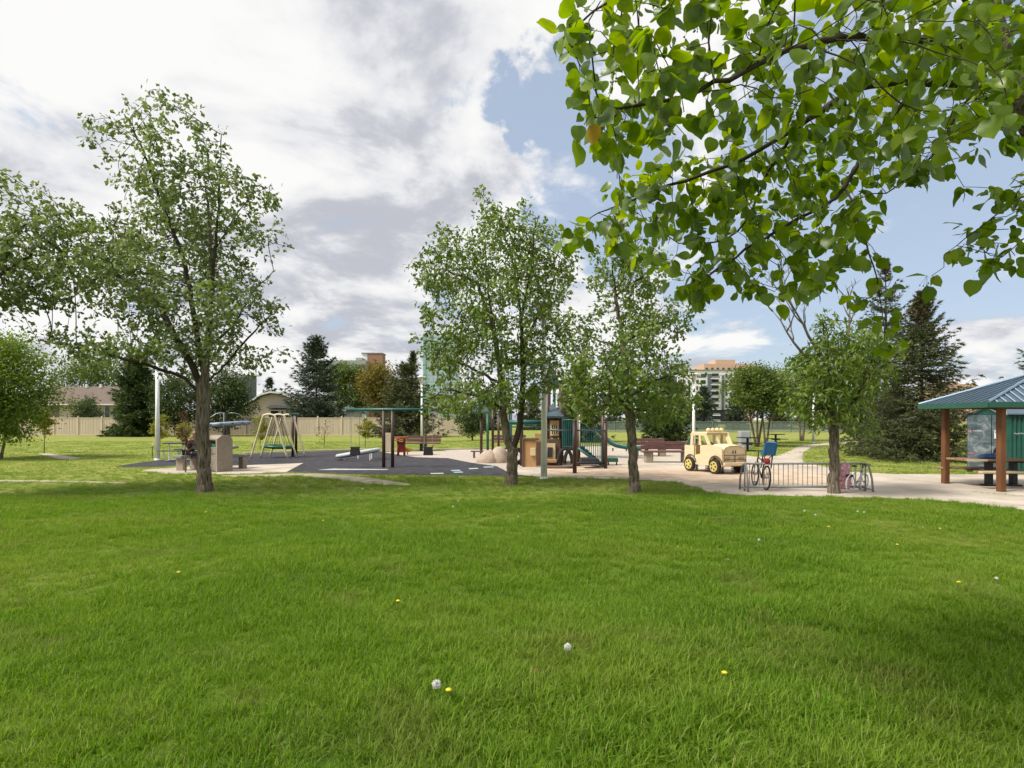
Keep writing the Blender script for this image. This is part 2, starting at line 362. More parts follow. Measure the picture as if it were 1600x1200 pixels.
for k, (p, c) in enumerate(([[(496, 734.5), (520, 732.5), (560, 733), (608, 733.4), (604, 734.4), (560, 734.6), (520, 734.6)], (.40, .40, .41)],
                            [[(704, 735), (718, 734.4), (720, 735.8), (706, 736.2)], (.30, .45, .45)], [[(708, 737.6), (722, 737.2), (724, 738.6), (710, 739)], (.30, .45, .45)],
                            [[(732, 732), (746, 731.5), (748, 732.8), (734, 733.3)], (.30, .45, .45)], [[(755, 729.6), (770, 729.2), (772, 730.4), (757, 730.8)], (.30, .45, .45)],
                            [[(672, 739.6), (692, 739.2), (694, 740.6), (674, 741)], (.5, .5, .5)])):
    sheet('painted_marking', p, .0095, mat('marking%d' % k, c, .8, .2, 6), .003, parent=rub)
# pale kerb along the far edge of the rubber
kb = MB(); pts = [gp(*p) for p in ((380, 709.4), (480, 705.4), (560, 703.4), (600, 703.6), (690, 703), (800, 701), (940, 696.6))]
for a, b in zip(pts[:-1], pts[1:]):
    a = Vector((*a, 0)); b = Vector((*b, 0)); kb.box((a + b) / 2 + Vector((0, .1, .03)), ((b - a).length + .02, .18, .08), math.atan2(b.y - a.y, b.x - a.x), .01)
o = kb.build('kerb', M_CON); o['kind'] = 'structure'

# ---------------------------------------------------------------- grass (stuff, instanced tufts)
def in_poly(x, y, poly):
    P = np.array(poly); ins = np.zeros(len(x), bool); j = len(P) - 1
    for i in range(len(P)):
        c = ((P[i, 1] > y) != (P[j, 1] > y)) & (x < (P[j, 0] - P[i, 0]) * (y - P[i, 1]) / (P[j, 1] - P[i, 1] + 1e-12) + P[i, 0])
        ins ^= c; j = i
    return ins
def tuft_mesh(seed, nb, rad, h0, h1, w, lean):
    r = np.random.default_rng(seed)
    a = r.uniform(0, 2 * np.pi, nb); d = np.sqrt(r.uniform(0, 1, nb)) * rad
    base = np.stack([d * np.cos(a), d * np.sin(a), np.full(nb, -.005)], 1)
    la = a + r.normal(0, 1.1, nb); ln = r.uniform(.15, 1, nb) * lean; h = r.uniform(h0, h1, nb)
    dirv = np.stack([np.cos(la), np.sin(la), np.zeros(nb)], 1); side = np.stack([-np.sin(la), np.cos(la), np.zeros(nb)], 1)
    tw = r.uniform(-.9, .9, nb); side = side * np.cos(tw)[:, None] + dirv * np.sin(tw)[:, None]
    up = np.array([0, 0, 1.0]); ww = (w * r.uniform(.6, 1.25, nb))[:, None]
    def P(t, wf):
        c = base + dirv * (ln * h * t ** 1.9)[:, None] + up * (h * (t - .32 * ln * t * t))[:, None]
        return c - side * ww * wf, c + side * ww * wf
    l0, r0 = P(0, .8); l1, r1 = P(.45, 1.0); l2, r2 = P(.8, .6); tip = P(1.0, 0)[0]
    Vv = np.stack([l0, r0, l1, r1, l2, r2, tip], 1).reshape(-1, 3); o = np.arange(nb)[:, None] * 7
    T = np.concatenate([o + np.array(t) for t in ((0, 1, 3), (0, 3, 2), (2, 3, 5), (2, 5, 4), (4, 5, 6))])
    return Vv, T
def tuft_objects(tag_, specs):
    out = []
    for i, sp in enumerate(specs):
        Vv, T = tuft_mesh(100 + i, *sp); out.append(bpy.data.objects.new(tag_, tri_mesh(tag_, Vv, T, BLADE)))
    return out
def grass_field(name, pts, scl, srcs):
    me = bpy.data.meshes.new(name); n = len(pts); me.vertices.add(n); me.vertices.foreach_set('co', pts.astype(np.float32).ravel())
    at = me.attributes.new('scl', 'FLOAT', 'POINT'); at.data.foreach_set('value', scl.astype(np.float32))
    at = me.attributes.new('pick', 'INT', 'POINT'); at.data.foreach_set('value', rng.integers(0, len(srcs), n).astype(np.int32))
    o = obj(name, me, kind='stuff')
    ng = bpy.data.node_groups.new(name, 'GeometryNodeTree'); ng.interface.new_socket('Geometry', in_out='INPUT', socket_type='NodeSocketGeometry'); ng.interface.new_socket('Geometry', in_out='OUTPUT', socket_type='NodeSocketGeometry')
    N = ng.nodes.new; L = ng.links.new; gi = N('NodeGroupInput'); go = N('NodeGroupOutput'); iop = N('GeometryNodeInstanceOnPoints'); jg = N('GeometryNodeJoinGeometry')
    for s in reversed(srcs):
        oi = N('GeometryNodeObjectInfo'); oi.inputs[0].default_value = s; oi.inputs['As Instance'].default_value = True; L(oi.outputs['Geometry'], jg.inputs[0])
    L(gi.outputs[0], iop.inputs['Points']); L(jg.outputs[0], iop.inputs['Instance']); iop.inputs['Pick Instance'].default_value = True
    na = N('GeometryNodeInputNamedAttribute'); na.data_type = 'INT'; na.inputs[0].default_value = 'pick'; L(na.outputs['Attribute'], iop.inputs['Instance Index'])
    nb = N('GeometryNodeInputNamedAttribute'); nb.data_type = 'FLOAT'; nb.inputs[0].default_value = 'scl'; L(nb.outputs['Attribute'], iop.inputs['Scale'])
    rv = N('FunctionNodeRandomValue'); rv.data_type = 'FLOAT_VECTOR'; rv.inputs[0].default_value = (-.12, -.12, 0); rv.inputs[1].default_value = (.12, .12, 6.283)
    L(rv.outputs[0], iop.inputs['Rotation']); L(iop.outputs[0], go.inputs[0])
    md = o.modifiers.new('scatter', 'NODES'); md.node_group = ng
    return o
def scatter(y0, y1, dens, margin=2.5):
    wmax = .93 * y1 + margin; n = int(dens * 2 * wmax * (y1 - y0))
    x = rng.uniform(-wmax, wmax, n); y = rng.uniform(y0, y1, n); k = np.abs(x) < .93 * y + margin; x, y = x[k], y[k]
    return x, y
def off_sheets(x, y):
    k = np.ones(len(x), bool)
    for s in SHEETS: k &= ~in_poly(x, y, s)
    return k
def vnoise(x, y, s, seed):
    r = np.random.default_rng(seed); G = r.uniform(0, 1, (64, 64)); u = x * s + 1000; v = y * s + 1000
    i = np.floor(u).astype(int); j = np.floor(v).astype(int); fu = u - i; fv = v - j; fu = fu * fu * (3 - 2 * fu); fv = fv * fv * (3 - 2 * fv)
    g = lambda a, b: G[a % 64, b % 64]
    return (g(i, j) * (1 - fu) + g(i + 1, j) * fu) * (1 - fv) + (g(i, j + 1) * (1 - fu) + g(i + 1, j + 1) * fu) * fv
XP, YP, SP = [], [], []
for y0, y1, dn, s0 in ((1.4, 5.5, 290, .86), (5.5, 9, 170, .88), (9, 13, 90, 1.0), (13, 19, 34, 1.2)):
    x, y = scatter(y0, y1, dn); k = off_sheets(x, y); x, y = x[k], y[k]
    hh = .55 * vnoise(x, y, .5, 1) + .45 * vnoise(x, y, 2.3, 2)
    thin = vnoise(x, y, .8, 5); keep = rng.uniform(0, 1, len(x)) < np.where(thin > .80, .7, 1.0)   # thin worn spots
    s = s0 * (.40 + 1.05 * hh) * rng.uniform(.8, 1.2, len(x)) * np.where(y > 12.5, .72, 1.0)
    s *= np.where((np.hypot(x - 7.65, y - 13.45) < .55), 1.5, 1.0)
    XP.append(x[keep]); YP.append(y[keep]); SP.append(s[keep])
wd = [gp(px + rng.normal(0, 2), 769 + (px - 1520) * .085 + rng.normal(0, .5)) for px in np.linspace(1518, 1606, 46)]      # weeds in a paving joint
XP.append(np.array([p[0] for p in wd])); YP.append(np.array([p[1] for p in wd])); SP.append(rng.uniform(.18, .42, len(wd)))
x = np.concatenate(XP); y = np.concatenate(YP); s = np.concatenate(SP)
grass_field('grass', np.stack([x, y, hz(x, y)], 1), s, tuft_objects('grass_tuft', [(42, .11, .045, .115, .0028, 1.0), (36, .12, .040, .095, .0026, 1.3), (42, .075, .05, .130, .0026, .9), (34, .13, .03, .085, .0032, 1.5)]))
XP, YP, SP = [], [], []
for y0, y1, dn, s0 in ((19, 28, 12, 1.0), (28, 45, 4.5, 1.3)):
    x, y = scatter(y0, y1, dn, 2); k = off_sheets(x, y) & (x < 24) ; x, y = x[k], y[k]; XP.append(x); YP.append(y); SP.append(s0 * rng.uniform(.7, 1.2, len(x)))
x = np.concatenate(XP); y = np.concatenate(YP); s = np.concatenate(SP)
o = grass_field('far_grass', np.stack([x, y, 0 * x], 1), s, tuft_objects('far_tuft', [(40, .26, .02, .05, .006, 1.1), (40, .30, .02, .045, .007, 1.3)]))

# ================================================================ tree tools
def poly_sample(poly, n):
    P = np.array(poly, float); lo, hi = P.min(0), P.max(0); out = np.zeros((0, 2))
    while len(out) < n:
        q = rng.uniform(lo, hi, (n * 3, 2)); out = np.concatenate([out, q[in_poly(q[:, 0], q[:, 1], P)]])
    return out[:n]
def half_widths(poly, z):
    P = np.array(poly); lo = np.full(len(z), 1e9); hi = np.full(len(z), -1e9); j = len(P) - 1
    for i in range(len(P)):
        z0, z1 = P[j, 1], P[i, 1]; k = (z0 > z) != (z1 > z)
        xx = P[j, 0] + (z - z0) / (z1 - z0 + 1e-12) * (P[i, 0] - P[j, 0])
        lo = np.where(k, np.minimum(lo, xx), lo); hi = np.where(k, np.maximum(hi, xx), hi); j = i
    return (lo + hi) / 2, np.maximum((hi - lo) / 2, .05)
def colonize(A, nodes, parents, step, infl, kill, iters=120, droop=0.0, jit=.15):
    N = [np.array(p, float) for p in nodes]; Pn = list(parents); A = np.array(A)
    NA = np.array(N); d = np.linalg.norm(A[:, None] - NA[None], axis=2); best = d.argmin(1); bd = d.min(1)
    for it in range(iters):
        act = (bd < infl)
        if not act.any(): break
        u, inv = np.unique(best[act], return_inverse=True)
        dirs = A[act] - np.array(N)[best[act]]; dirs /= (np.linalg.norm(dirs, axis=1, keepdims=True) + 1e-9)
        S = np.zeros((len(u), 3)); np.add.at(S, inv, dirs)
        S += rng.normal(0, jit, S.shape) ; S[:, 2] -= droop
        S /= (np.linalg.norm(S, axis=1, keepdims=True) + 1e-9)
        new = np.array(N)[u] + S * step; st = len(N)
        N += list(new); Pn += [int(i) for i in u]
        dn = np.linalg.norm(A[:, None] - new[None], axis=2); m = dn.argmin(1); md = dn.min(1); c = md < bd - 1e-6
        best = np.where(c, st + m, best); bd = np.where(c, md, bd)
        k = bd > kill; A, best, bd = A[k], best[k], bd[k]
        if len(A) == 0 or len(N) > 6000: break
    return np.array(N), np.array(Pn)
def radii_of(Pn, r0, rmin, ex=2.2):
    n = len(Pn); tips = np.zeros(n); ch = np.zeros(n, int)
    for i in range(1, n): ch[Pn[i]] += 1
    for i in range(n - 1, -1, -1):
        if ch[i] == 0: tips[i] = 1
        if Pn[i] >= 0: tips[Pn[i]] += tips[i]
    r = tips ** (1 / ex); r = r / r[0] * r0
    return np.maximum(r, rmin), ch
def chains(N, Pn, Rr):
    n = len(Pn); kids = [[] for _ in range(n)]
    for i in range(1, n): kids[Pn[i]].append(i)
    out = []; stack = [(0, None)]
    while stack:
        i, par = stack.pop(); c = [par, i] if par is not None else [i]
        while kids[i]:
            ks = sorted(kids[i], key=lambda k: -Rr[k])
            for k in ks[1:]: stack.append((k, i))
            i = ks[0]; c.append(i)
        if len(c) > 1: out.append(c)
    return out
def bark_tube(mb, P, rs, n, seed, rough=.12):
    """stem with furrowed, irregular rings"""
    r = np.random.default_rng(seed); P = np.array(P); m = len(P); t = np.gradient(P, axis=0); t /= np.linalg.norm(t, axis=1, keepdims=True)
    ref = np.array([0, 1, 0.]); a = np.cross(t, ref); a /= np.linalg.norm(a, axis=1, keepdims=True); b = np.cross(a, t)
    ridge = r.uniform(-1, 1, n); vs = []
    for i in range(m):
        ridge = .8 * ridge + .5 * r.uniform(-1, 1, n); q = 2 * np.pi * np.arange(n) / n
        rr = rs[i] * (1 + rough * ridge); vs += [tuple(v) for v in P[i] + (a[i] * np.cos(q)[:, None] + b[i] * np.sin(q)[:, None]) * rr[:, None]]
    fs = [(i * n + k, i * n + (k + 1) % n, (i + 1) * n + (k + 1) % n, (i + 1) * n + k) for i in range(m - 1) for k in range(n)]
    fs.append(tuple((m - 1) * n + k for k in range(n))); mb.add(vs, fs)
OAK_V = np.array([(0, 0, 0), (.35, 0, .03), (.7, 0, .02), (1, 0, -.08), (.20, .13, .0), (.42, .10, .02), (.62, .30, -.05), (.80, .20, -.05), (.20, -.13, .0), (.42, -.10, .02), (.62, -.30, -.05), (.80, -.20, -.05)])
OAK_T = np.array([(0, 1, 4), (4, 1, 5), (5, 1, 2), (5, 2, 6), (6, 2, 7), (7, 2, 3), (0, 8, 1), (8, 9, 1), (9, 2, 1), (9, 10, 2), (10, 11, 2), (11, 3, 2)])
SIM_V = np.array([(0, 0, 0), (.45, .28, -.05), (.5, 0, .04), (.45, -.28, -.05), (1, 0, -.1)]); SIM_T = np.array([(0, 2, 1), (0, 3, 2), (2, 4, 1), (3, 4, 2)])
NAR_V = np.array([(0, 0, 0), (.35, .17, -.02), (.5, 0, .03), (.35, -.17, -.02), (1, 0, -.16)])
def leaves(P, D, size, V0=OAK_V, T0=OAK_T, up=.8, hang=.25, spread=1.0):
    """leaf blades at points P growing along D"""
    n = len(P); a = D * .6 + rng.normal(0, .6 * spread, (n, 3)); a[:, 2] -= hang; a /= np.linalg.norm(a, axis=1, keepdims=True)
    nn = rng.normal(0, .75, (n, 3)); nn[:, 2] += up; s = np.cross(nn, a); s /= (np.linalg.norm(s, axis=1, keepdims=True) + 1e-9); nn = np.cross(a, s)
    L = (size * rng.uniform(.65, 1.2, n))[:, None, None]
    fold = rng.uniform(.3, 2.2, n)[:, None]
    Vv = P[:, None] + L * (V0[None, :, 0:1] * a[:, None] + V0[None, :, 1:2] * s[:, None] + (V0[None, :, 2] * fold)[..., None] * nn[:, None])
    T = (np.arange(n)[:, None, None] * len(V0) + T0[None]).reshape(-1, 3)
    return Vv.reshape(-1, 3), T

def grown_tree(name, label, base, Y, poly, stems, depth, r0, natt, leaf_n, leaf_size, lmat, cat='tree', step=.22, infl=1.6, kill=.34, group=None, rmin=.006, seed=1, spread_leaf=.085, V0=OAK_V, T0=OAK_T, droop=.05, trunk_mat=None, flare=1.35, hang=.25, clump=.24):
    """stems: polylines in photo pixels (with metre depth offset) joined at their first point; crown fills the outline with depth"""
    global rng
    rng = np.random.default_rng(seed)
    bx, by = base; k = Y / F
    def loc(p): return np.array([(p[0] - bx) * k, (p[2] if len(p) > 2 else 0.0), (by - p[1]) * k])
    t = thing(name, label, cat, (gx(bx, Y), Y, 0), 0, group)
    nodes, par = [], []
    for si, st in enumerate(stems):
        pts = [loc(p) for p in st]; res = []
        for a, b in zip(pts[:-1], pts[1:]):
            m = max(1, int(np.linalg.norm(b - a) / step)); res += [a + (b - a) * i / m for i in range(m)]
        res.append(pts[-1]); res = np.array(res)
        if len(res) > 4: res[1:-1] = (res[:-2] + 2 * res[1:-1] + res[2:]) / 4 + rng.normal(0, .012, res[1:-1].shape)
        if si == 0: last = -1; it = res
        else:
            d = np.linalg.norm(np.array(nodes) - res[0], axis=1); last = int(d.argmin()); it = res[1:]
        for p in it: nodes.append(p); par.append(last); last = len(nodes) - 1
    n_init = len(nodes)
    pl = [((p[0] - bx) * k, (by - p[1]) * k) for p in poly]
    nc = int(natt / 34); s = poly_sample(pl, nc); cx, hw = half_widths(pl, s[:, 1])
    dd = depth * np.sqrt(np.clip(1 - ((s[:, 0] - cx) / hw) ** 2, .06, 1)) * np.clip(hw / (hw.max() * .7), .35, 1)
    C = np.stack([s[:, 0], rng.uniform(-1, 1, nc) * dd, s[:, 1]], 1)
    A = C[rng.integers(0, nc, natt)] + rng.normal(0, clump, (natt, 3)) * np.array([1, 1, .75])
    pc = np.array(pl).mean(0); sh_ = pc + (np.array(pl) - pc) * .965; A = A[in_poly(A[:, 0], A[:, 2], sh_)]
    N, Pn = colonize(A, nodes, par, step, infl, kill, droop=droop)
    Rr, ch = radii_of(Pn, r0, rmin, 1.75)
    trunk = MB(); br = MB(); first = True
    for c in chains(N, Pn, Rr):
        rs = Rr[c].copy(); 
        if not first: rs[0] = rs[1]
        if first:
            zc = N[c][:, 2]; rs = rs * (1 + (flare - 1) * np.exp(-np.maximum(zc, 0) / .18))
            cut = max(3, int(np.argmax(rs < max(.035, r0 * .22))) or len(c)); cc = c[:cut + 1]
            # resample the trunk finely so that the bark is uneven
            P = N[cc]; u = np.linspace(0, len(cc) - 1, len(cc) * 3); Pf = np.stack([np.interp(u, range(len(cc)), P[:, j]) for j in range(3)], 1)
            Pf[0, 2] -= .06; bark_tube(trunk, Pf, np.interp(u, range(len(cc)), rs[:cut + 1]) , 26, seed, .15)
            if cut < len(c) - 1: br.tube(N[c[cut:]], list(rs[cut:]), 5)
            first = False
        else:
            n = 9 if rs[1] > .05 else 6 if rs[1] > .02 else 4
            br.tube(N[c], list(rs), n)
    trunk.build('trunk', trunk_mat or BARK, t, True)
    br.build('limb', TWIG, t, True)
    # leaves on thin outer wood
    outer = np.where((Rr < 1.9 * Rr.min()) & (np.arange(len(N)) >= n_init * 0 + 1) & (N[:, 2] > min(p[1] for p in pl) - .1))[0]
    leaf_n = int(leaf_n * 1.35); w = np.where(ch[outer] == 0, 3.0, 1.0) * rng.choice([.15, .6, 1.6], len(outer)); pick = rng.choice(outer, leaf_n, p=w / w.sum())
    D = N[pick] - N[np.maximum(Pn[pick], 0)]; D /= (np.linalg.norm(D, axis=1, keepdims=True) + 1e-9)
    P = N[pick] + rng.normal(0, spread_leaf, (leaf_n, 3)) + D * rng.uniform(0, .12, (leaf_n, 1))
    Vv, T = leaves(P, D, leaf_size, V0, T0, hang=hang)
    cr = obj('crown', tri_mesh('crown', Vv, T, lmat), t); cr['kind'] = 'stuff'
    return t

OAKL = leaf_mat('oak_leaf', [(.052, .078, .021), (.108, .158, .040), (.170, .225, .064), (.28, .32, .15)], .40, .45, .45)
OAKL2 = leaf_mat('bright_oak_leaf', [(.048, .082, .014), (.104, .170, .027), (.170, .240, .046), (.265, .32, .11)], .42, .45, .45)
ASHL = leaf_mat('glossy_green_leaf', [(.036, .070, .010), (.085, .150, .018), (.155, .225, .032), (.26, .30, .07)], .4, .4, .45)

# ---------------------------------------------------------------- the park's young oaks
OAK1 = [(275, 152), (300, 158), (325, 185), (345, 170), (358, 205), (370, 240), (372, 270), (395, 272), (420, 272), (437, 288), (428, 322), (402, 326), (420, 345), (408, 372), (392, 385), (405, 410), (396, 450), (428, 462), (441, 480), (424, 500), (432, 535), (400, 548), (385, 572), (350, 582), (300, 575), (250, 590), (200, 578), (160, 560), (100, 592), (80, 560), (72, 515), (112, 495), (150, 470), (100, 486), (50, 478), (40, 440), (62, 400), (95, 372), (64, 340), (62, 318), (105, 312), (140, 295), (175, 262), (185, 215), (208, 195), (245, 172)]
grown_tree('oak_tree', 'tall airy oak with rugged grey trunk standing in front of the concrete litter bin', (320, 768), 13.8, OAK1,
    [[(320, 768), (319, 720), (317, 660), (318, 600), (322, 560), (330, 480), (336, 390), (343, 300), (346, 210)],
     [(318, 612), (300, 570), (270, 520), (235, 470, .3), (190, 440, .5), (120, 400, .5)],
     [(319, 590), (310, 540), (300, 470), (285, 400), (265, 320, -.4), (245, 250, -.5), (225, 215, -.5)],
     [(318, 625), (290, 590), (240, 570, -.6), (190, 555, -.9), (110, 540, -.9)],
     [(320, 600), (350, 575), (385, 545, -.3), (425, 505, -.4)],
     [(324, 545), (340, 500, .8), (360, 440, 1.2), (390, 400, 1.4)],
     [(328, 500), (315, 400, .5), (300, 300, .7), (290, 190, .6)],
     [(336, 390), (365, 340), (400, 300), (425, 290)]], 2.3, .150, 4200, 9600, .15, OAKL, seed=11, step=.14, kill=.2, infl=1.2)
OAK2 = [(745, 303), (775, 299), (787, 322), (806, 345), (822, 322), (850, 345), (880, 352), (905, 392), (908, 430), (880, 445), (888, 470), (868, 492), (900, 505), (890, 545), (868, 565), (880, 605), (845, 632), (800, 650), (745, 640), (705, 655), (672, 655), (655, 640), (668, 615), (690, 590), (660, 575), (645, 548), (650, 515), (672, 505), (655, 482), (665, 465), (692, 460), (680, 448), (645, 446), (640, 420), (668, 402), (665, 380), (700, 368), (725, 376), (746, 365)]
grown_tree('oak_tree', 'twin-stemmed oak whose trunk forks low in front of the beige boulders', (799, 757), 15.25, OAK2,
    [[(799, 757), (800, 730), (801, 705), (812, 670), (816, 620), (818, 560), (812, 480), (800, 400), (770, 320)],
     [(801, 708), (790, 680), (787, 640), (782, 580), (768, 500), (745, 440), (690, 420)],
     [(816, 622), (840, 600), (875, 590, -.4)],
     [(787, 640), (750, 620, -.5), (700, 610, -.7), (670, 630, -.7)],
     [(784, 600), (730, 570, .5), (670, 545, .6)],
     [(818, 540), (850, 470, .4), (880, 400, .4)],
     [(814, 500), (830, 420, -.5), (835, 350, -.6)],
     [(775, 530), (760, 440, .8), (755, 330, .5)]], 1.5, .135, 4200, 9800, .14, OAKL2, seed=12, step=.13, kill=.18, infl=1.2)
OAK3 = [(920, 412), (945, 390), (975, 384), (1005, 392), (1028, 400), (1032, 425), (1045, 440), (1008, 458), (985, 482), (1035, 480), (1060, 490), (1067, 520), (1040, 548), (1076, 572), (1062, 600), (1092, 612), (1080, 650), (1045, 664), (1000, 655), (950, 645), (905, 660), (880, 645), (868, 605), (882, 562), (868, 530), (880, 498), (922, 492), (938, 470), (920, 442)]
grown_tree('oak_tree', 'slender single-trunk oak leaning slightly, beside the sand play area', (991, 769), 13.65, OAK3,
    [[(991, 769), (989, 720), (985, 660), (981, 600), (974, 540), (965, 480), (957, 420), (960, 395)],
     [(983, 625), (1010, 600), (1050, 585, -.4), (1075, 590, -.4)],
     [(980, 600), (950, 590), (900, 600, .4), (878, 620, .4)],
     [(975, 545), (930, 530), (885, 515)],
     [(973, 540), (1010, 510), (1055, 500)],
     [(984, 640), (960, 625, -.8), (920, 640, -1.0)],
     [(983, 640), (1010, 640, .8), (1060, 640, .9)],
     [(962, 460), (1000, 435), (1025, 415)]], 1.35, .11, 2600, 6600, .13, OAKL2, seed=13, step=.12, kill=.165, infl=1.1)
OAK0 = [(92, 345), (70, 330), (30, 328), (-20, 322), (-140, 290), (-260, 340), (-300, 450), (-180, 520), (-60, 480), (0, 470), (40, 470), (62, 440), (85, 400)]
grown_tree('oak_tree', 'oak reaching in one leafy branch above the bushy green tree', (-95, 778), 12.65, OAK0,
    [[(-95, 778), (-96, 690), (-98, 580), (-100, 480), (-108, 390), (-115, 330)], [(-98, 560), (-50, 480), (0, 430), (45, 400), (85, 350)], [(-100, 480), (-30, 400), (40, 350)], [(-100, 540), (-180, 470), (-260, 420)]], 1.6, .15, 2200, 5200, .15, OAKL, seed=14, step=.15, kill=.21, infl=1.2)
# young shade tree by the bike rack, dead tips above the crown
RK = [(1240, 572), (1262, 540), (1278, 535), (1288, 500), (1300, 472), (1316, 525), (1345, 525), (1372, 540), (1378, 580), (1362, 620), (1372, 660), (1340, 680), (1310, 668), (1285, 672), (1250, 655), (1228, 625), (1238, 590), (1218, 560)]
rack_tree = grown_tree('shade_tree', 'small leafy tree with bare dead tips, trunk beside the bike rack', (1303, 771), 13.42, RK,
    [[(1303, 771), (1303, 730), (1303, 690), (1302, 665), (1298, 620), (1290, 560), (1285, 500)], [(1302, 662), (1270, 630), (1240, 600)], [(1302, 665), (1330, 620, -.3), (1355, 570, -.3)], [(1300, 640), (1310, 580, .4), (1305, 500, .4)], [(1301, 650), (1280, 640, -.5), (1240, 640, -.6)]],
    1.1, .105, 1500, 4200, .155, ASHL, seed=15, step=.12, kill=.17, infl=1.1, spread_leaf=.09, V0=NAR_V, T0=SIM_T, hang=.5)
def dead_tips():
    mb = MB(); k = 13.42 / F; r = random.Random(4)
    def grow(p, d, L, rad, lev):
        pts = [Vector(p)]; d = Vector(d).normalized()
        for i in range(6):
            d = (d + Vector((r.uniform(-.22, .22), r.uniform(-.2, .2), r.uniform(-.08, .16)))).normalized(); pts.append(pts[-1] + d * L / 6)
        mb.tube(pts, [rad * (1 - .13 * i) for i in range(7)], 5)
        if lev < 3:
            for i in range(2, 7):
                for _ in range(1 if lev else 2):
                    if r.random() < .75:
                        grow(pts[i], d + Vector((r.uniform(-1, 1), r.uniform(-.8, .8), r.uniform(-.2, .7))), L * r.uniform(.3, .48), rad * .5, lev + 1)
    for (x0, y0), (x1, y1), dy in (((1285, 560), (1225, 460), 0), ((1280, 575), (1197, 512), .2), ((1320, 550), (1343, 480), -.1)):
        a = Vector(((x0 - 1303) * k, dy, (771 - y0) * k)); b = Vector(((x1 - 1303) * k, dy, (771 - y1) * k)); grow(a, b - a, (b - a).length * 1.12, .042, 1 if dy else 0)
    mb.build('dead_branch', DEADTWIG, rack_tree, True)
dead_tips()

# ================================================================ conifers and far trees
SPRUCE = leaf_mat('spruce_needles', [(.022, .034, .020), (.042, .062, .034), (.070, .098, .056), (.11, .14, .085)], .12, .6, .2, .7)
SPRUCE2 = leaf_mat('olive_spruce_needles', [(.028, .038, .014), (.058, .072, .026), (.094, .110, .044), (.14, .15, .07)], .12, .6, .2, .7)
RUSTY = leaf_mat('rusty_needles', [(.05, .035, .02), (.11, .065, .035), (.15, .09, .05)], .1, .7, .2, .7)
GREYTW = leaf_mat('grey_dead_spray', [(.08, .07, .055), (.14, .125, .10), (.20, .18, .15)], .05, .8, .1, .7)
DKGREEN = leaf_mat('dark_shrub_leaf', [(.020, .036, .011), (.044, .072, .020), (.078, .115, .032), (.12, .155, .05)], .25, .5, .3, .5)
MIDGREEN = leaf_mat('mid_green_leaf', [(.040, .066, .012), (.082, .128, .022), (.130, .182, .034), (.19, .235, .055)], .32, .5, .3, .5)
BRIGHTG = leaf_mat('bright_green_leaf', [(.050, .095, .012), (.105, .175, .022), (.165, .245, .035), (.24, .31, .06)], .4, .5, .3, .6)
YELLOWG = leaf_mat('yellow_green_leaf', [(.12, .14, .016), (.20, .215, .026), (.29, .27, .04), (.36, .31, .06)], .36, .5, .3, .8)
AUTUMN = leaf_mat('turning_leaf', [(.055, .075, .016), (.14, .13, .022), (.22, .165, .028), (.24, .12, .035)], .32, .5, .3, .12, .3)
DULLG = leaf_mat('dull_grey_green_leaf', [(.035, .058, .022), (.068, .10, .036), (.105, .145, .05), (.15, .18, .07)], .32, .5, .3, .5)

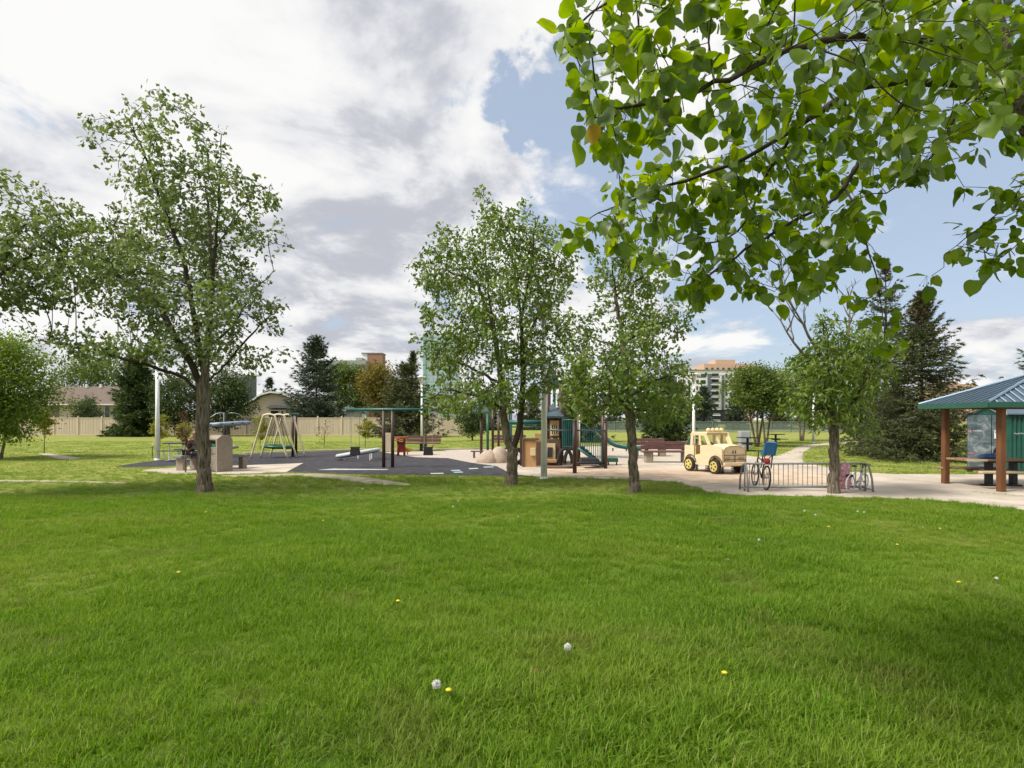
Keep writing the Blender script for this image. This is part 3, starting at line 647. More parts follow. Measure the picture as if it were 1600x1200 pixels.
def needles(P, D, L, k, w, spread, droop=.0):
    """k needle sprigs along each twig (start P, direction D, length L)"""
    n = len(P); u = rng.uniform(.05, 1.0, (n, k)); c = P[:, None] + D[:, None] * (L[:, None] * u)[..., None]
    d = D[:, None] * .75 + rng.normal(0, spread, (n, k, 3)); d[..., 2] -= droop; d /= np.linalg.norm(d, axis=2, keepdims=True)
    s = np.cross(d, rng.normal(0, 1, (n, k, 3))); s /= np.linalg.norm(s, axis=2, keepdims=True)
    ln = (w * 4.2 * rng.uniform(.7, 1.3, (n, k)))[..., None]; ww = w * .5
    Vv = np.stack([c - s * ww, c + s * ww, c + d * ln], 2).reshape(-1, 3)
    return Vv, np.arange(len(Vv)).reshape(-1, 3)
def spruce(name, label, px, Y, base_py, top_py, hw_px, lmat, nbr, seed, group=None, w=.035, kn=7, tw=9, bare=.03, rust=False, dead=0.0, z0=None, cone=.85, cat='spruce'):
    global rng
    rng = np.random.default_rng(seed); k = Y / F; h = (base_py - top_py) * k; rad = hw_px * k
    t = thing(name, label, cat, (gx(px, Y), Y, 0 if z0 is None else z0), 0, group)
    MB().tube([(0, 0, -.1), (.01, 0, h * .5), (0, .01, h * .985)], [.028 * h * .5, .016 * h * .5, .006], 8).build('trunk', TWIG, t, True)
    tt = np.sort(bare + (1 - bare) * rng.uniform(0, 1, nbr) ** 1.25); az = np.arange(nbr) * 2.399 + rng.normal(0, .4, nbr)
    Lb = rad * (1 - tt) ** cone * rng.uniform(.7, 1.12, nbr) + .025 * h * .4
    lobe = 1 + .16 * np.sin(az * 3 + tt * 9 + seed); Lb *= lobe
    el = np.interp(tt, [0, .3, .7, 1], [R(-16), R(-8), R(12), R(60)]) + rng.normal(0, .09, nbr)
    wood = MB(); Ps, Ds, Ls, hs = [], [], [], []
    for i in range(nbr):
        d = np.array([math.cos(az[i]) * math.cos(el[i]), math.sin(az[i]) * math.cos(el[i]), math.sin(el[i])]); o = np.array([0, 0, tt[i] * h * .97])
        m = 6; s = np.linspace(0, 1, m); pts = o + d * (s * Lb[i])[:, None]; pts[:, 2] += Lb[i] * (-.16 * np.sin(s * 3.1) + .14 * s ** 3)
        if i % 2 == 0: wood.tube(pts, [max(.004, .016 * Lb[i] ** .5 * (1 - .8 * q)) for q in s], 4, cap=False)
        side = np.array([-math.sin(az[i]), math.cos(az[i]), 0])
        nt_ = max(3, int(tw * (.4 + .6 * Lb[i] / (rad + 1e-6)))); u = np.linspace(.12, 1, nt_)
        for j, uu in enumerate(u):
            p = np.array([np.interp(uu, s, pts[:, a]) for a in range(3)])
            for sg in (-1, 1):
                dd = d * .75 + side * sg * (.85 if uu < .95 else .15); dd[2] += rng.normal(-.08, .10); dd /= np.linalg.norm(dd)
                Ps.append(p); Ds.append(dd); Ls.append(Lb[i] * .36 * (1.15 - uu * .85) * rng.uniform(.7, 1.2)); hs.append(tt[i])
    wood.build('branch', TWIG, t)
    P = np.array(Ps); D = np.array(Ds); L = np.array(Ls); hh = np.array(hs)
    sel = np.zeros(len(P), bool)
    if rust: sel = (hh > .78) & (rng.uniform(0, 1, len(P)) < .42)
    dsel = np.zeros(len(P), bool)
    if dead: dsel = (~sel) & (P[:, 0] < -.15 * rad) & (hh < .62) & (hh > .25) & (rng.uniform(0, 1, len(P)) < dead)
    for msk, mm, nm in ((~sel & ~dsel, lmat, 'needles'), (sel, RUSTY, 'rusty_needles'), (dsel, GREYTW, 'dead_spray')):
        if msk.any():
            Vv, T = needles(P[msk], D[msk], L[msk], kn if nm != 'dead_spray' else max(3, kn // 2), w if nm != 'dead_spray' else w * .5, .34, .06); obj(nm, tri_mesh(nm, Vv, T, mm), t, kind='stuff')
    return t
def leafy(name, label, px, Y, base_py, top_py, bot_py, hw_px, lmat, n, size, seed, r0=.12, group=None, cat='tree', ncl=60, stems=1, cx=0, z0=0, flat=.85, trunk=None, V0=SIM_V, T0=SIM_T, lobes=.55):
    """broadleaf crown of leaf clumps around limbs"""
    global rng
    rng = np.random.default_rng(seed); k = Y / F; zt = (base_py - top_py) * k; zb = (base_py - bot_py) * k; hw = hw_px * k; zc = (zt + zb) / 2; hh = (zt - zb) / 2
    t = thing(name, label, cat, (gx(px, Y), Y, z0), 0, group)
    v = rng.normal(0, 1, (ncl, 3)); v /= np.linalg.norm(v, axis=1, keepdims=True); rr = rng.uniform(.12, 1, ncl) ** (1 / 2.4)
    C = v * rr[:, None] * np.array([hw * .86, hw * flat * .86, hh * .88]) + np.array([cx * k, 0, zc])
    cs = rng.uniform(.6, 1.25, ncl) * lobes * min(hw, hh) * .62
    mb = MB(); br = MB()
    for sidx in range(stems):
        a = sidx * 2.1 + .4; off = 0 if stems == 1 else hw * .22
        top = np.array([cx * k + off * math.cos(a) * 1.5, off * math.sin(a), zc + hh * .35]); p0 = np.array([off * .12 * math.cos(a), off * .12 * math.sin(a), -.06])
        mid = p0 * .5 + top * .5 + np.array([rng.normal(0, .04) * hw, 0, 0])
        mb.tube([p0, p0 * .8 + mid * .2, mid, top], [r0 * 1.25, r0, r0 * .66, r0 * .15], 9)
        for q in range(sidx, ncl, stems * 2):
            f = rng.uniform(.25, .8); a0 = p0 * (1 - f) + top * f; a0[2] = max(a0[2], zb * .8); c = C[q]; m_ = a0 * .5 + c * .5 + np.array([0, 0, -.06 * hh]); br.tube([a0, m_, c], [r0 * .26, r0 * .16, r0 * .05], 4, cap=False)
    mb.build('trunk', trunk or BARK, t, True); br.build('limb', TWIG, t)
    n = int(n * 2.1); ci = rng.integers(0, ncl, n); P = C[ci] + rng.normal(0, 1, (n, 3)) * cs[ci][:, None] * np.array([.62, .62, .5]); P[:, 2] = np.maximum(P[:, 2], zb * .9 + .02)
    D = P - np.array([cx * k, 0, zc - hh * .4]); D /= (np.linalg.norm(D, axis=1, keepdims=True) + 1e-9)
    Vv, T = leaves(P, D, size, V0, T0); obj('crown', tri_mesh('crown', Vv, T, lmat), t, kind='stuff')
    return t

# spruces by the shelter
spruce('spruce_tree', 'big ragged spruce behind the shelter with rusty browning tip', 1440, 24.5, 719, 452, 100, SPRUCE2, 340, 21, w=.038, kn=10, tw=13, rust=True, cone=.84)
spruce('spruce_tree', 'taller thin-topped spruce with grey dead twigs beside the ragged spruce', 1384, 27, 713, 400, 78, SPRUCE2, 240, 22, w=.036, kn=8, tw=12, rust=True, dead=.55)
spruce('spruce_tree', 'spruce rising behind the shelter roof peak', 1640, 30, 707, 480, 85, SPRUCE2, 190, 23, w=.045, kn=7, tw=10, rust=True)
# left background behind and in front of the board fence
spruce('spruce_tree', 'large blue-green spruce standing between the tan gable house and grey cottage', 494, 68, 678, 524, 56, SPRUCE, 210, 24, w=.10, kn=8, tw=11, cone=.62)
spruce('spruce_tree', 'broad olive spruce growing in front of the fence behind the play seats', 634, 56, 683, 570, 62, SPRUCE2, 200, 25, w=.085, kn=8, tw=10, cone=.7)
spruce('spruce_tree', 'narrow dark spruce spire behind the white lamp and olive spruce', 645, 74, 676, 548, 30, SPRUCE2, 150, 26, w=.10, kn=6, tw=8)
spruce('spruce_tree', 'small spruce tip peeking over the tan gable house roof', 421, 100, 672, 592, 26, SPRUCE, 90, 27, w=.14, kn=6, tw=7)
spruce('cedar_tree', 'dense dark columnar cedar at the end of the fence near the low house', 213, 58, 682, 556, 36, DKGREEN, 260, 28, w=.11, kn=9, tw=10, cone=.45, cat='cedar')
leafy('evergreen_shrub', 'wide dark rounded evergreen beside the columnar cedar', 282, 58, 682, 575, 676, 46, DKGREEN, 5200, .24, 31, .2, cat='shrub', ncl=70, lobes=.5)
leafy('evergreen_shrub', 'dark bushy evergreen mass behind the blue climbing ring', 356, 59, 681, 572, 674, 42, DKGREEN, 5200, .24, 32, .2, cat='shrub', ncl=70, lobes=.5)
leafy('round_shrub', 'rounded dark green shrub in front of the low brown-roofed house', 136, 66, 679, 621, 668, 29, DKGREEN, 2200, .2, 33, .08, cat='shrub', ncl=36)
leafy('green_tree', 'green leafy tree behind the low brown-roofed house', 140, 95, 673, 552, 640, 62, MIDGREEN, 3600, .42, 34, .25)
leafy('green_tree', 'green leafy tree right of the large blue-green spruce', 546, 82, 675, 566, 650, 34, MIDGREEN, 3200, .36, 35, .2)
leafy('autumn_tree', 'leafy tree turning yellow and rust behind the swing beam', 603, 80, 676, 566, 656, 44, AUTUMN, 4200, .36, 36, .25)
leafy('slender_tree', 'small yellowing aspen in front of the fence by the play posts', 738, 47, 688, 622, 682, 27, DULLG, 2600, .17, 37, .07, ncl=46)
# bushy tree at the left edge of the lawn
leafy('bushy_tree', 'bright green bushy tree with foliage reaching down near the sapling slab', -2, 25, 717, 508, 694, 84, BRIGHTG, 13500, .135, 38, .055, ncl=140, stems=3, lobes=.42, flat=.9)
# far right: elms and spruce row
leafy('elm_tree', 'vase-shaped elm with pale trunk base behind the wooden jeep', 1183, 36, 695.5, 566, 640, 54, MIDGREEN, 6500, .17, 41, .075, stems=3, ncl=90, lobes=.5)
leafy('elm_tree', 'second elm just behind the vase-shaped elm', 1197, 41, 691, 575, 645, 46, MIDGREEN, 3600, .19, 42, .075, stems=2, ncl=60)
leafy('elm_tree', 'elm in the open lawn beyond the concrete path bend', 1253, 46, 688, 560, 650, 50, BRIGHTG, 4200, .2, 43, .09, stems=2, ncl=60)
leafy('green_tree', 'low leafy tree hanging over the lawn beside the dead-twigged spruce', 1345, 31, 704, 600, 690, 30, DKGREEN, 3000, .15, 44, .1, ncl=60)
spruce('spruce_tree', 'low dark spruce behind the brown bench and slender oak', 1042, 38, 694, 585, 40, DKGREEN, 200, 45, w=.065, kn=8, tw=9, cone=.6)
spruce('spruce_tree', 'dark spruce behind the green play stairs', 905, 44, 690, 570, 46, SPRUCE2, 200, 46, w=.075, kn=8, tw=9, cone=.7)
FR = [(1062, 12, 96, 600, 26), (1100, 12, 99, 606, 22), (1150, 16, 94, 618, 20), (1218, 14, 98, 622, 24), (1262, 13, 96, 612, 22), (1312, 16, 95, 600, 26), (1352, 16, 98, 590, 28), (1010, 16, 94, 596, 28), (960, 16, 97, 590, 28), (1398, 16, 96, 604, 26), (885, 16, 97, 600, 26), (760, 16, 90, 612, 26), (835, 16, 92, 606, 26)]
for i, (px, _, Y, tp, hw) in enumerate(FR):
    by = HY + H * F / Y
    spruce('far_spruce', 'distant dark spruce in the row behind the wire fence', px, Y, by, tp, hw, SPRUCE if i % 3 else SPRUCE2, 85, 60 + i, 'spruces in the row behind the wire fence', w=.17, kn=6, tw=6, cone=.7)
# saplings on the lawn
def sapling(label, px, py, top, bot, hw, lm, n, seed, name='sapling', size=.09):
    Y = gy(py); return leafy(name, label, px, Y, py, top, bot, hw, lm, n, size, seed, .022, 'newly planted saplings', 'sapling', ncl=16, V0=SIM_V)
sapling('yellow-green sapling at the end of the short concrete slab', 69, 708, 638, 680, 12, YELLOWG, 900, 71, size=.12)
sapling('yellow sapling behind the white lamp post near the cedar', 250, 699, 645, 690, 13, YELLOWG, 600, 72, size=.12)
sapling('yellow sapling behind the seated woman', 286, 700, 656, 688, 13, YELLOWG, 520, 73, size=.12)
sapling('yellow sapling beside the cream basket swing', 406, 700, 648, 690, 12, YELLOWG, 520, 74, size=.12)
sapling('thin sapling with sparse brown leaves before the board fence', 506, 701, 655, 688, 15, RUSTY, 60, 75, size=.10)
sapling('yellow-green sapling behind the bucket swing seat', 571, 699, 655, 682, 13, YELLOWG, 520, 76, size=.12)
sapling('thin young tree with reddish leaves beside the seated woman', 290, 739, 640, 700, 15, RUSTY, 150, 77, size=.09)

# ================================================================ foreground linden
LINDEN = leaf_mat('linden_leaf', [(.040, .080, .006), (.085, .150, .010), (.140, .215, .016), (.23, .29, .026)], .5, .36, .5, 1.6, .6, 2.0)
YLEAF = leaf_mat('yellowed_leaf', [(.36, .22, .02), (.45, .28, .03)], .4, .5, .3)
def heart(seed):
    r = random.Random(seed); pts = []
    for i in range(17):
        a = math.pi * (i / 8 - 1)      # outline around a heart, tip forward
        q = abs(a) / math.pi
        rad = .52 * (1 + .10 * math.sin(2.2 * abs(a))); x = .47 + .50 * math.cos(a) * (1.06 if q < .5 else .92); y = .46 * math.sin(a) * (1 + .25 * (q - .35))
        if q > .97: x = .07
        pts.append((x, y))
    pts[8] = (1.12, 0)     # tip
    mid = [(.10, 0), (.35, 0), (.62, 0), (.86, 0)]
    def z(x, y): return .16 * abs(y) * cup - .16 * (x - .3) ** 2 * bend + .03 * math.sin(9 * x + seed) * abs(y) * 2
    cup = r.uniform(-1.2, 2.6); bend = r.uniform(.2, 2.8)
    out = [p for p in pts[:-1]]
    Vv = [(x, y, z(x, y)) for x, y in out] + [(x, y, z(x, y) - .012) for x, y in mid]; n = len(out); fs = []
    for i in range(n):
        j = (i + 1) % n; xm = (out[i][0] + out[j][0]) / 2; m0 = min(range(4), key=lambda q: abs(mid[q][0] - out[i][0])); m1 = min(range(4), key=lambda q: abs(mid[q][0] - out[j][0]))
        fs.append((i, j, n + m1)); 
        if m0 != m1: fs.append((i, n + m1, n + m0))
    # petiole
    b = len(Vv); Vv += [(.08, .008, 0), (.08, -.008, 0), (-.38, 0, .03)]; fs.append((b, b + 1, b + 2))
    return np.array(Vv), np.array(fs)
HEARTS = [heart(i) for i in range(14)]
def linden():
    global rng
    rng = np.random.default_rng(91)
    def W(px, py, Y): return np.array([gx(px, Y), Y, gz(py, Y)])
    base = np.array([4.9, 4.3, 0.0])
    t = thing('linden_tree', 'linden with big heart-shaped leaves, boughs overhanging the lawn', 'tree', tuple(base))
    stems = [[base, base + (-.05, 0, 1.0), base + (-.25, .02, 2.1), W(1640, 235, 4.1), W(1590, 160, 4.0), W(1560, 60, 3.95), W(1520, -120, 3.9)],
        [W(1612, 200, 4.05), W(1500, 130, 3.6), W(1424, 128, 3.4), W(1365, 130, 3.3), W(1310, 152, 3.25), W(1248, 199, 3.2), W(1190, 232, 3.2), W(1148, 258, 3.25), W(1090, 274, 3.3), W(990, 310, 3.4), W(900, 350, 3.5)],
        [W(1430, 140, 3.42), W(1361, 221, 3.5), W(1341, 243, 3.55), W(1326, 298, 3.55), W(1295, 317, 3.55), W(1250, 340, 3.55), W(1150, 400, 3.6), W(1080, 450, 3.6)],
        [W(1326, 298, 3.55), W(1345, 355, 3.4), W(1365, 415, 3.3), W(1378, 465, 3.3), W(1382, 530, 3.3)],
        [W(1540, 80, 3.9), W(1400, 55, 2.9), W(1300, 60, 2.6), W(1220, 81, 2.45), W(1144, 120, 2.35), W(1067, 151, 2.3), W(997, 172, 2.35), W(940, 168, 2.4)],
        [W(1530, 140, 3.7), W(1507, 159, 3.3), W(1464, 232, 3.1), W(1435, 273, 3.05), W(1385, 302, 3.05)],
        [W(1464, 232, 3.1), W(1478, 262, 3.1), W(1506, 292, 3.1)],
        [W(1640, 235, 4.1), W(1690, 260, 3.6), W(1660, 290, 3.3), W(1600, 300, 3.2), W(1550, 340, 3.15), W(1475, 398, 3.15)],
        [W(1660, 290, 3.3), W(1620, 360, 3.2), W(1570, 400, 3.2), W(1525, 425, 3.2)],
        [W(1560, 60, 3.95), W(1450, -60, 3.4), W(1250, -80, 2.9), W(1050, -40, 2.7), W(930, 10, 2.6), W(880, 60, 2.6)],
        [W(1248, 199, 3.2), W(1200, 260, 3.6), W(1180, 330, 3.8), W(1140, 380, 3.9), W(1060, 380, 3.9)],
        [base + (-.2, .02, 1.9), base + (.5, .5, 3.2), base + (1.2, .8, 4.6)]]
    nodes, par = [], []; step = .07
    for si, st in enumerate(stems):
        pts = [np.asarray(p) - base for p in st]; res = []
        for a, b in zip(pts[:-1], pts[1:]):
            m = max(1, int(np.linalg.norm(b - a) / step)); res += [a + (b - a) * i / m for i in range(m)]
        res = np.array(res + [pts[-1]])
        for _ in range(3): res[1:-1] = (res[:-2] + res[1:-1] + res[2:]) / 3
        res[1:-1] += rng.normal(0, .004, res[1:-1].shape)
        if si == 0: last = -1; it = res
        else: last = int(np.linalg.norm(np.array(nodes) - res[0], axis=1).argmin()); it = res[1:]
        for p in it: nodes.append(p); par.append(last); last = len(nodes) - 1
    def patch(poly, n, y0, y1):
        s = poly_sample(poly, n); Y = rng.uniform(y0, y1, n); return np.stack([(s[:, 0] - CX) * Y / F, Y, H - (s[:, 1] - HY) * Y / F], 1) - base
    A = np.concatenate([
        patch([(865, 60), (880, 118), (910, 150), (905, 225), (960, 245), (1010, 232), (1100, 215), (1220, 190), (1330, 130), (1400, 60), (1400, -100), (1000, -100), (880, -20)], 620, 2.0, 3.1),
        patch([(1000, 250), (935, 292), (930, 322), (868, 362), (900, 398), (960, 382), (1000, 395), (1060, 450), (1090, 480), (1180, 466), (1240, 468), (1300, 432), (1335, 400), (1380, 345), (1355, 300), (1440, 285), (1400, 200), (1250, 190), (1100, 225)], 760, 3.0, 4.0),
        patch([(1230, 190), (1330, 130), (1420, -100), (1750, -100), (1750, 60), (1600, 120), (1540, 170), (1480, 190), (1440, 250), (1300, 240)], 620, 2.3, 3.7),
        patch([(1468, 402), (1480, 385), (1520, 340), (1550, 300), (1600, 250), (1720, 250), (1720, 360), (1600, 395), (1535, 428), (1520, 415), (1560, 392)], 130, 2.9, 3.4),
        patch([(1340, 400), (1375, 395), (1420, 415), (1432, 440), (1410, 480), (1400, 540), (1372, 530), (1350, 470)], 46, 3.2, 3.5),
        patch([(1530, 40), (1600, 60), (1600, 200), (1560, 225), (1520, 180)], 60, 2.0, 3.0)])
    N, Pn = colonize(A, nodes, par, .07, .75, .11, droop=.12, jit=.25)
    Rr, ch = radii_of(Pn, 1.0, 0, 2.0); Rr = np.maximum(.0020, Rr / Rr.min() * .0017)
    nst = next(i for i in range(1, len(Pn)) if Pn[i] != i - 1); hz_ = N[:, 2]; tk = np.arange(len(N)) < nst
    Rr = np.where(tk, np.maximum(Rr, np.interp(hz_, [0, .3, 2.0, 3.6, 5.2], [.20, .16, .13, .085, .03])), np.minimum(Rr, .032))
    trunk = MB(); br = MB(); first = True
    for c in chains(N, Pn, Rr):
        rs = Rr[c].copy()
        if first:
            bark_tube(trunk, N[c[:75]], rs[:75], 22, 5, .08); first = False; c = c[74:]; rs = rs[74:]
            if len(c) > 1: br.tube(N[c], list(rs), 7)
            continue
        rs[0] = rs[1]; br.tube(N[c], list(rs), 7 if rs[1] > .01 else 4)
    trunk.build('trunk', BARK, t, True); br.build('limb', TWIG, t, True)
    outer = np.where((Rr < .0058) & (np.arange(len(N)) > 40) & (N[:, 2] > .8))[0]
    w = np.where(ch[outer] == 0, 2.6, 1.0); nl = 4300; pick = rng.choice(outer, nl, p=w / w.sum())
    D = N[pick] - N[np.maximum(Pn[pick], 0)]; D /= (np.linalg.norm(D, axis=1, keepdims=True) + 1e-9)
    P = N[pick] + rng.normal(0, .018, (nl, 3))
    a = D * .45 + rng.normal(0, .5, (nl, 3)); a[:, 2] -= .55; a /= np.linalg.norm(a, axis=1, keepdims=True)
    nn = rng.normal(0, .55, (nl, 3)); nn[:, 2] += .75; nn[:, 1] -= .25; s = np.cross(nn, a); s /= np.linalg.norm(s, axis=1, keepdims=True); nn = np.cross(a, s)
    L = .073 * rng.uniform(.42, 1.30, nl); P = P + a * (.38 * L)[:, None]
    Wd = P + base; dist = np.linalg.norm(Wd - np.array([0, 0, H]), axis=1)
    px = CX + F * Wd[:, 0] / Wd[:, 1]; py = HY - F * (Wd[:, 2] - H) / Wd[:, 1]
    vis = (px > 840) & (px < 1610) & (py > -20) & (py < 600); score = np.where(vis, L / dist, 0); order = np.argsort(-score)
    meshes = []
    for q, (hv, hf) in enumerate(HEARTS): meshes.append(tri_mesh('leaf', hv, hf, LINDEN, True))
    ym = tri_mesh('leaf', *HEARTS[0], YLEAF, True)
    for r_, i in enumerate(order[:295]):
        yl = abs(px[i] - 940) < 40 and abs(py[i] - 172) < 40 and not getattr(linden, 'y', 0)
        o = obj('leaf', ym if yl else meshes[i % 14], t)
        if yl: linden.y = 1; o['label'] = 'single orange-yellow leaf'
        M = Matrix(((a[i][0], s[i][0], nn[i][0]), (a[i][1], s[i][1], nn[i][1]), (a[i][2], s[i][2], nn[i][2])))
        o.location = P[i]; o.rotation_euler = M.to_euler(); o.scale = (L[i] * (.7 if yl else 1),) * 3
    VV, TT, off = [], [], 0
    for i in order[295:]:
        hv, hf = HEARTS[i % 14]; v = P[i] + L[i] * (hv[:, 0:1] * a[i] + hv[:, 1:2] * s[i] + hv[:, 2:3] * nn[i]); VV.append(v); TT.append(hf + off); off += len(v)
    obj('foliage', tri_mesh('foliage', np.concatenate(VV), np.concatenate(TT), LINDEN, True), t, kind='stuff')
    fr = MB()      # little round fruits on bracts
    for i in rng.choice(order[:900], 90, replace=False):
        for _ in range(5):
            c = P[i] + rng.normal(0, .014, 3) + np.array([0, 0, -.05]); fr.ball(c, .0042, 6); fr.tube([P[i], c], .0007, 3, cap=False)
    fr.build('fruit', mat('linden_fruit', (.10, .12, .05), .7), t, kind='stuff')
linden()

# ================================================================ buildings
def part_box(name, m, T, px0, px1, py0, py1, Y, dy, parent=None, bev=0):
    """box whose front face spans those photo pixels at distance Y, as a part of T (built in T's own frame)"""
    o = T.location; x0, x1 = gx(px0, Y), gx(px1, Y); z0, z1 = gz(py1, Y), gz(py0, Y)
    return MB().box(((x0 + x1) / 2 - o.x, Y + dy / 2 - o.y, (z0 + z1) / 2 - o.z), (x1 - x0, dy, z1 - z0), bev=bev).build(name, m, parent or T)
STUCCO = mat('beige_stucco', (.52, .45, .37), .9, .08, 3, .2, 30)
STUCCO2 = mat('pale_siding', (.46, .46, .45), .85, .08, 3)
SHINGLE = mat('brown_shingle', (.14, .105, .085), .95, .25, 8, .4, 20)
GSHINGLE = mat('grey_shingle', (.13, .13, .125), .95, .25, 8, .4, 20)
TRIM = mat('white_trim', (.62, .62, .60), .6, .05)
PANE = mat('dark_window_glass', (.02, .025, .03), .08, .2, 2, spec=.8)
BRICK = mat('red_brown_brick', (.28, .15, .11), .9, .15, 20)
ORBRICK = mat('orange_brick', (.52, .35, .26), .9, .12, 6)
OFFWHITE = mat('off_white_cladding', (.74, .74, .74), .8, .06, 2)
SLATE = mat('slate_cladding', (.10, .125, .15), .8, .12, 2)
CHAR = mat('charcoal_and_recess_shade', (.035, .035, .04), .7, .2, 2)  # charcoal solids; also the flat shade painted for play tower window openings
GLASST = mat('pale_blue_glass', (.30, .42, .46), .12, .12, .3, spec=.8)
TEALG = mat('teal_glass_block', (.22, .40, .40), .25, .15, 1)
def window(T, px0, px1, py0, py1, Y, fr=.08, frame=None, name='window'):
    f = part_box(name, frame or TRIM, T, px0, px1, py0, py1, Y - .05, .09)
    d = fr * F / Y; part_box('pane', PANE, T, px0 + d, px1 - d, py0 + d, py1 - d, Y - .07, .03, parent=f); return f
# low brown-roofed house on the left
Y = 76; T = thing('house', 'low beige house with long brown shingle roof behind the board fence', 'house', (gx(130, Y), Y, 0))
part_box('wall', STUCCO, T, 45, 192, 630, 676, Y, 8)
x0, x1 = gx(40, Y) - T.location.x, gx(197, Y) - T.location.x; ze, zr = gz(631.5, Y), gz(604, Y + 4)
rf = MB().prism([(-1.0, ze), (4, zr), (9, ze), (9, ze - .18), (-1.0, ze - .18)], 'x', x0, x1).build('roof', SHINGLE, T)
part_box('fascia', TRIM, T, 39, 198, 631, 633, Y - 1.06, .05, parent=rf)
part_box('porch_shade_patch', mat('porch_shade_tone', (.20, .165, .13), .9), T, 77, 92, 633, 656, Y - .06, .05)  # flat patch on the wall; the porch's shade is put into its dark colour
window(T, 163, 172, 634, 654, Y); window(T, 175, 186, 636, 654, Y)
for px in (133, 155): part_box('vent_pipe', TRIM, T, px, px + 3, 600, 606, Y + 3.4, .2, parent=rf)
# tan house with curved-looking gable and bay window
Y = 72; T = thing('house', 'tan stucco gable house with white fascia and bay window', 'house', (gx(425, Y), Y, 0))
o = T.location; P = lambda px, py, Y=Y: (gx(px, Y) - o.x, gz(py, Y))
MB().prism([P(372, 678), P(372, 640), P(398, 628), P(410, 619), P(425, 615.5), P(440, 617), P(458, 624), P(480, 636), P(480, 678)], 'y', 0, 7).build('wall', STUCCO, T)
rfm = MB(); ln = [P(366, 642), P(397, 627), P(410, 618), P(425, 614), P(441, 615.5), P(459, 622.5), P(484, 636)]
rfm.prism(ln + [(x, z + .22) for x, z in ln[::-1]], 'y', -.6, 7.6); rf = rfm.build('roof', GSHINGLE, T)
MB().prism([(x, z - .02) for x, z in ln] + [(x, z + .20) for x, z in ln[::-1]], 'y', -.66, -.61).build('fascia', TRIM, T, )
bay = part_box('bay', STUCCO2, T, 420, 447, 640, 668, Y - .5, .5)
MB().prism([(gx(414, 71) - o.x, gz(637.5, 71)), (gx(452, 71) - o.x, gz(637.5, 71)), (gx(446, 71) - o.x, gz(633, 71)), (gx(421, 71) - o.x, gz(633, 71))], 'y', -.9, 0).build('bay_roof', GSHINGLE, T)
window(T, 422, 436, 641, 654, Y - .5); window(T, 438.5, 443, 641, 654, Y - .5)
# small cottage
Y = 74; T = thing('cottage', 'small grey cottage with pyramid roof beside the large spruce', 'house', (gx(540, Y), Y, 0)); o = T.location
part_box('wall', STUCCO2, T, 522, 553, 642, 676, Y, 4)
a = [(gx(519, Y) - o.x, -.3), (gx(556, Y) - o.x, -.3), (gx(556, Y) - o.x, 4.3), (gx(519, Y) - o.x, 4.3)]; zz = gz(642.5, Y)
MB().add([(x, y, zz) for x, y in a] + [(gx(538, Y) - o.x, 2, gz(633, Y))], [(0, 1, 4), (1, 2, 4), (2, 3, 4), (3, 0, 4), (3, 2, 1, 0)]).build('roof', GSHINGLE, T)
window(T, 530.5, 534, 643, 654, Y); window(T, 534.6, 538, 643, 654, Y)
# low white and teal building
Y = 84; T = thing('house', 'pale house with teal bay behind the fence under the twin-stemmed oak', 'house', (gx(695, Y), Y, 0))
part_box('wall', STUCCO2, T, 672, 712, 622, 674, Y, 5); part_box('bay', TEALG, T, 688, 703, 642, 656, Y - .5, .5); window(T, 689, 702, 633, 641, Y); part_box('roof', GSHINGLE, T, 668, 716, 617, 622.5, Y - .4, 6)
# towers far behind
def grid_tower(name, label, px0, px1, top, Y, dy, body, wm, cols, rows, top_pad=3, base_py=None, wf=.66, hf=.6, frame=TRIM, cat='building'):
    bp = base_py or (HY + H * F / Y); T = thing(name, label, cat, (gx((px0 + px1) / 2, Y), Y, 0)); part_box('wall', body, T, px0, px1, top, bp, Y, dy)
    cw = (px1 - px0) / cols; rh = (bp - top - top_pad) / rows
    for i in range(cols):
        for j in range(rows):
            a = px0 + cw * (i + .5 - wf / 2); b = top + top_pad + rh * (j + .5 - hf / 2)
            part_box('window', wm, T, a, a + cw * wf, b, b + rh * hf, Y - .12, .1)
    return T
T = grid_tower('glass_tower', 'pale blue glass tower seen through the twin-stemmed oak', 663, 714, 521, 240, 14, mat('pale_mullion', (.42, .48, .50), .5), GLASST, 7, 13, wf=.84, hf=.78)
part_box('edge_fin', TEALG, T, 661, 665, 521, 660, 239.6, 1)
T = grid_tower('apartment_block', 'grey flat-topped block behind the green tree and large spruce', 505, 572, 563, 225, 14, mat('grey_cladding', (.26, .29, .28), .8), PANE, 8, 8, hf=.4)
part_box('penthouse', mat('grey_cladding2', (.33, .35, .35), .8), T, 556, 566, 559, 563, 225.5, 6)
T = thing('brick_tower', 'brick-red service tower with pale left face behind the turning tree', 'building', (gx(582, 230), 230, 0)); part_box('wall', BRICK, T, 574, 597, 552.5, 661, 230, 6); part_box('side_wall', OFFWHITE, T, 565, 573.9, 552, 661, 230.3, 6); part_box('parapet', GREYCONC, T, 564.5, 597.5, 551, 552.4, 229.8, 6.6)
T = thing('far_block', 'small blue-grey flat-roofed block peeking above the dark evergreen mass', 'building', (gx(387, 200), 200, 0)); part_box('wall', SLATE, T, 380, 391, 586, 661, 200, 5); part_box('roof', OFFWHITE, T, 378, 394, 584, 586, 199, 7); part_box('window', PANE, T, 384, 388.5, 589, 594, 199.9, .09)
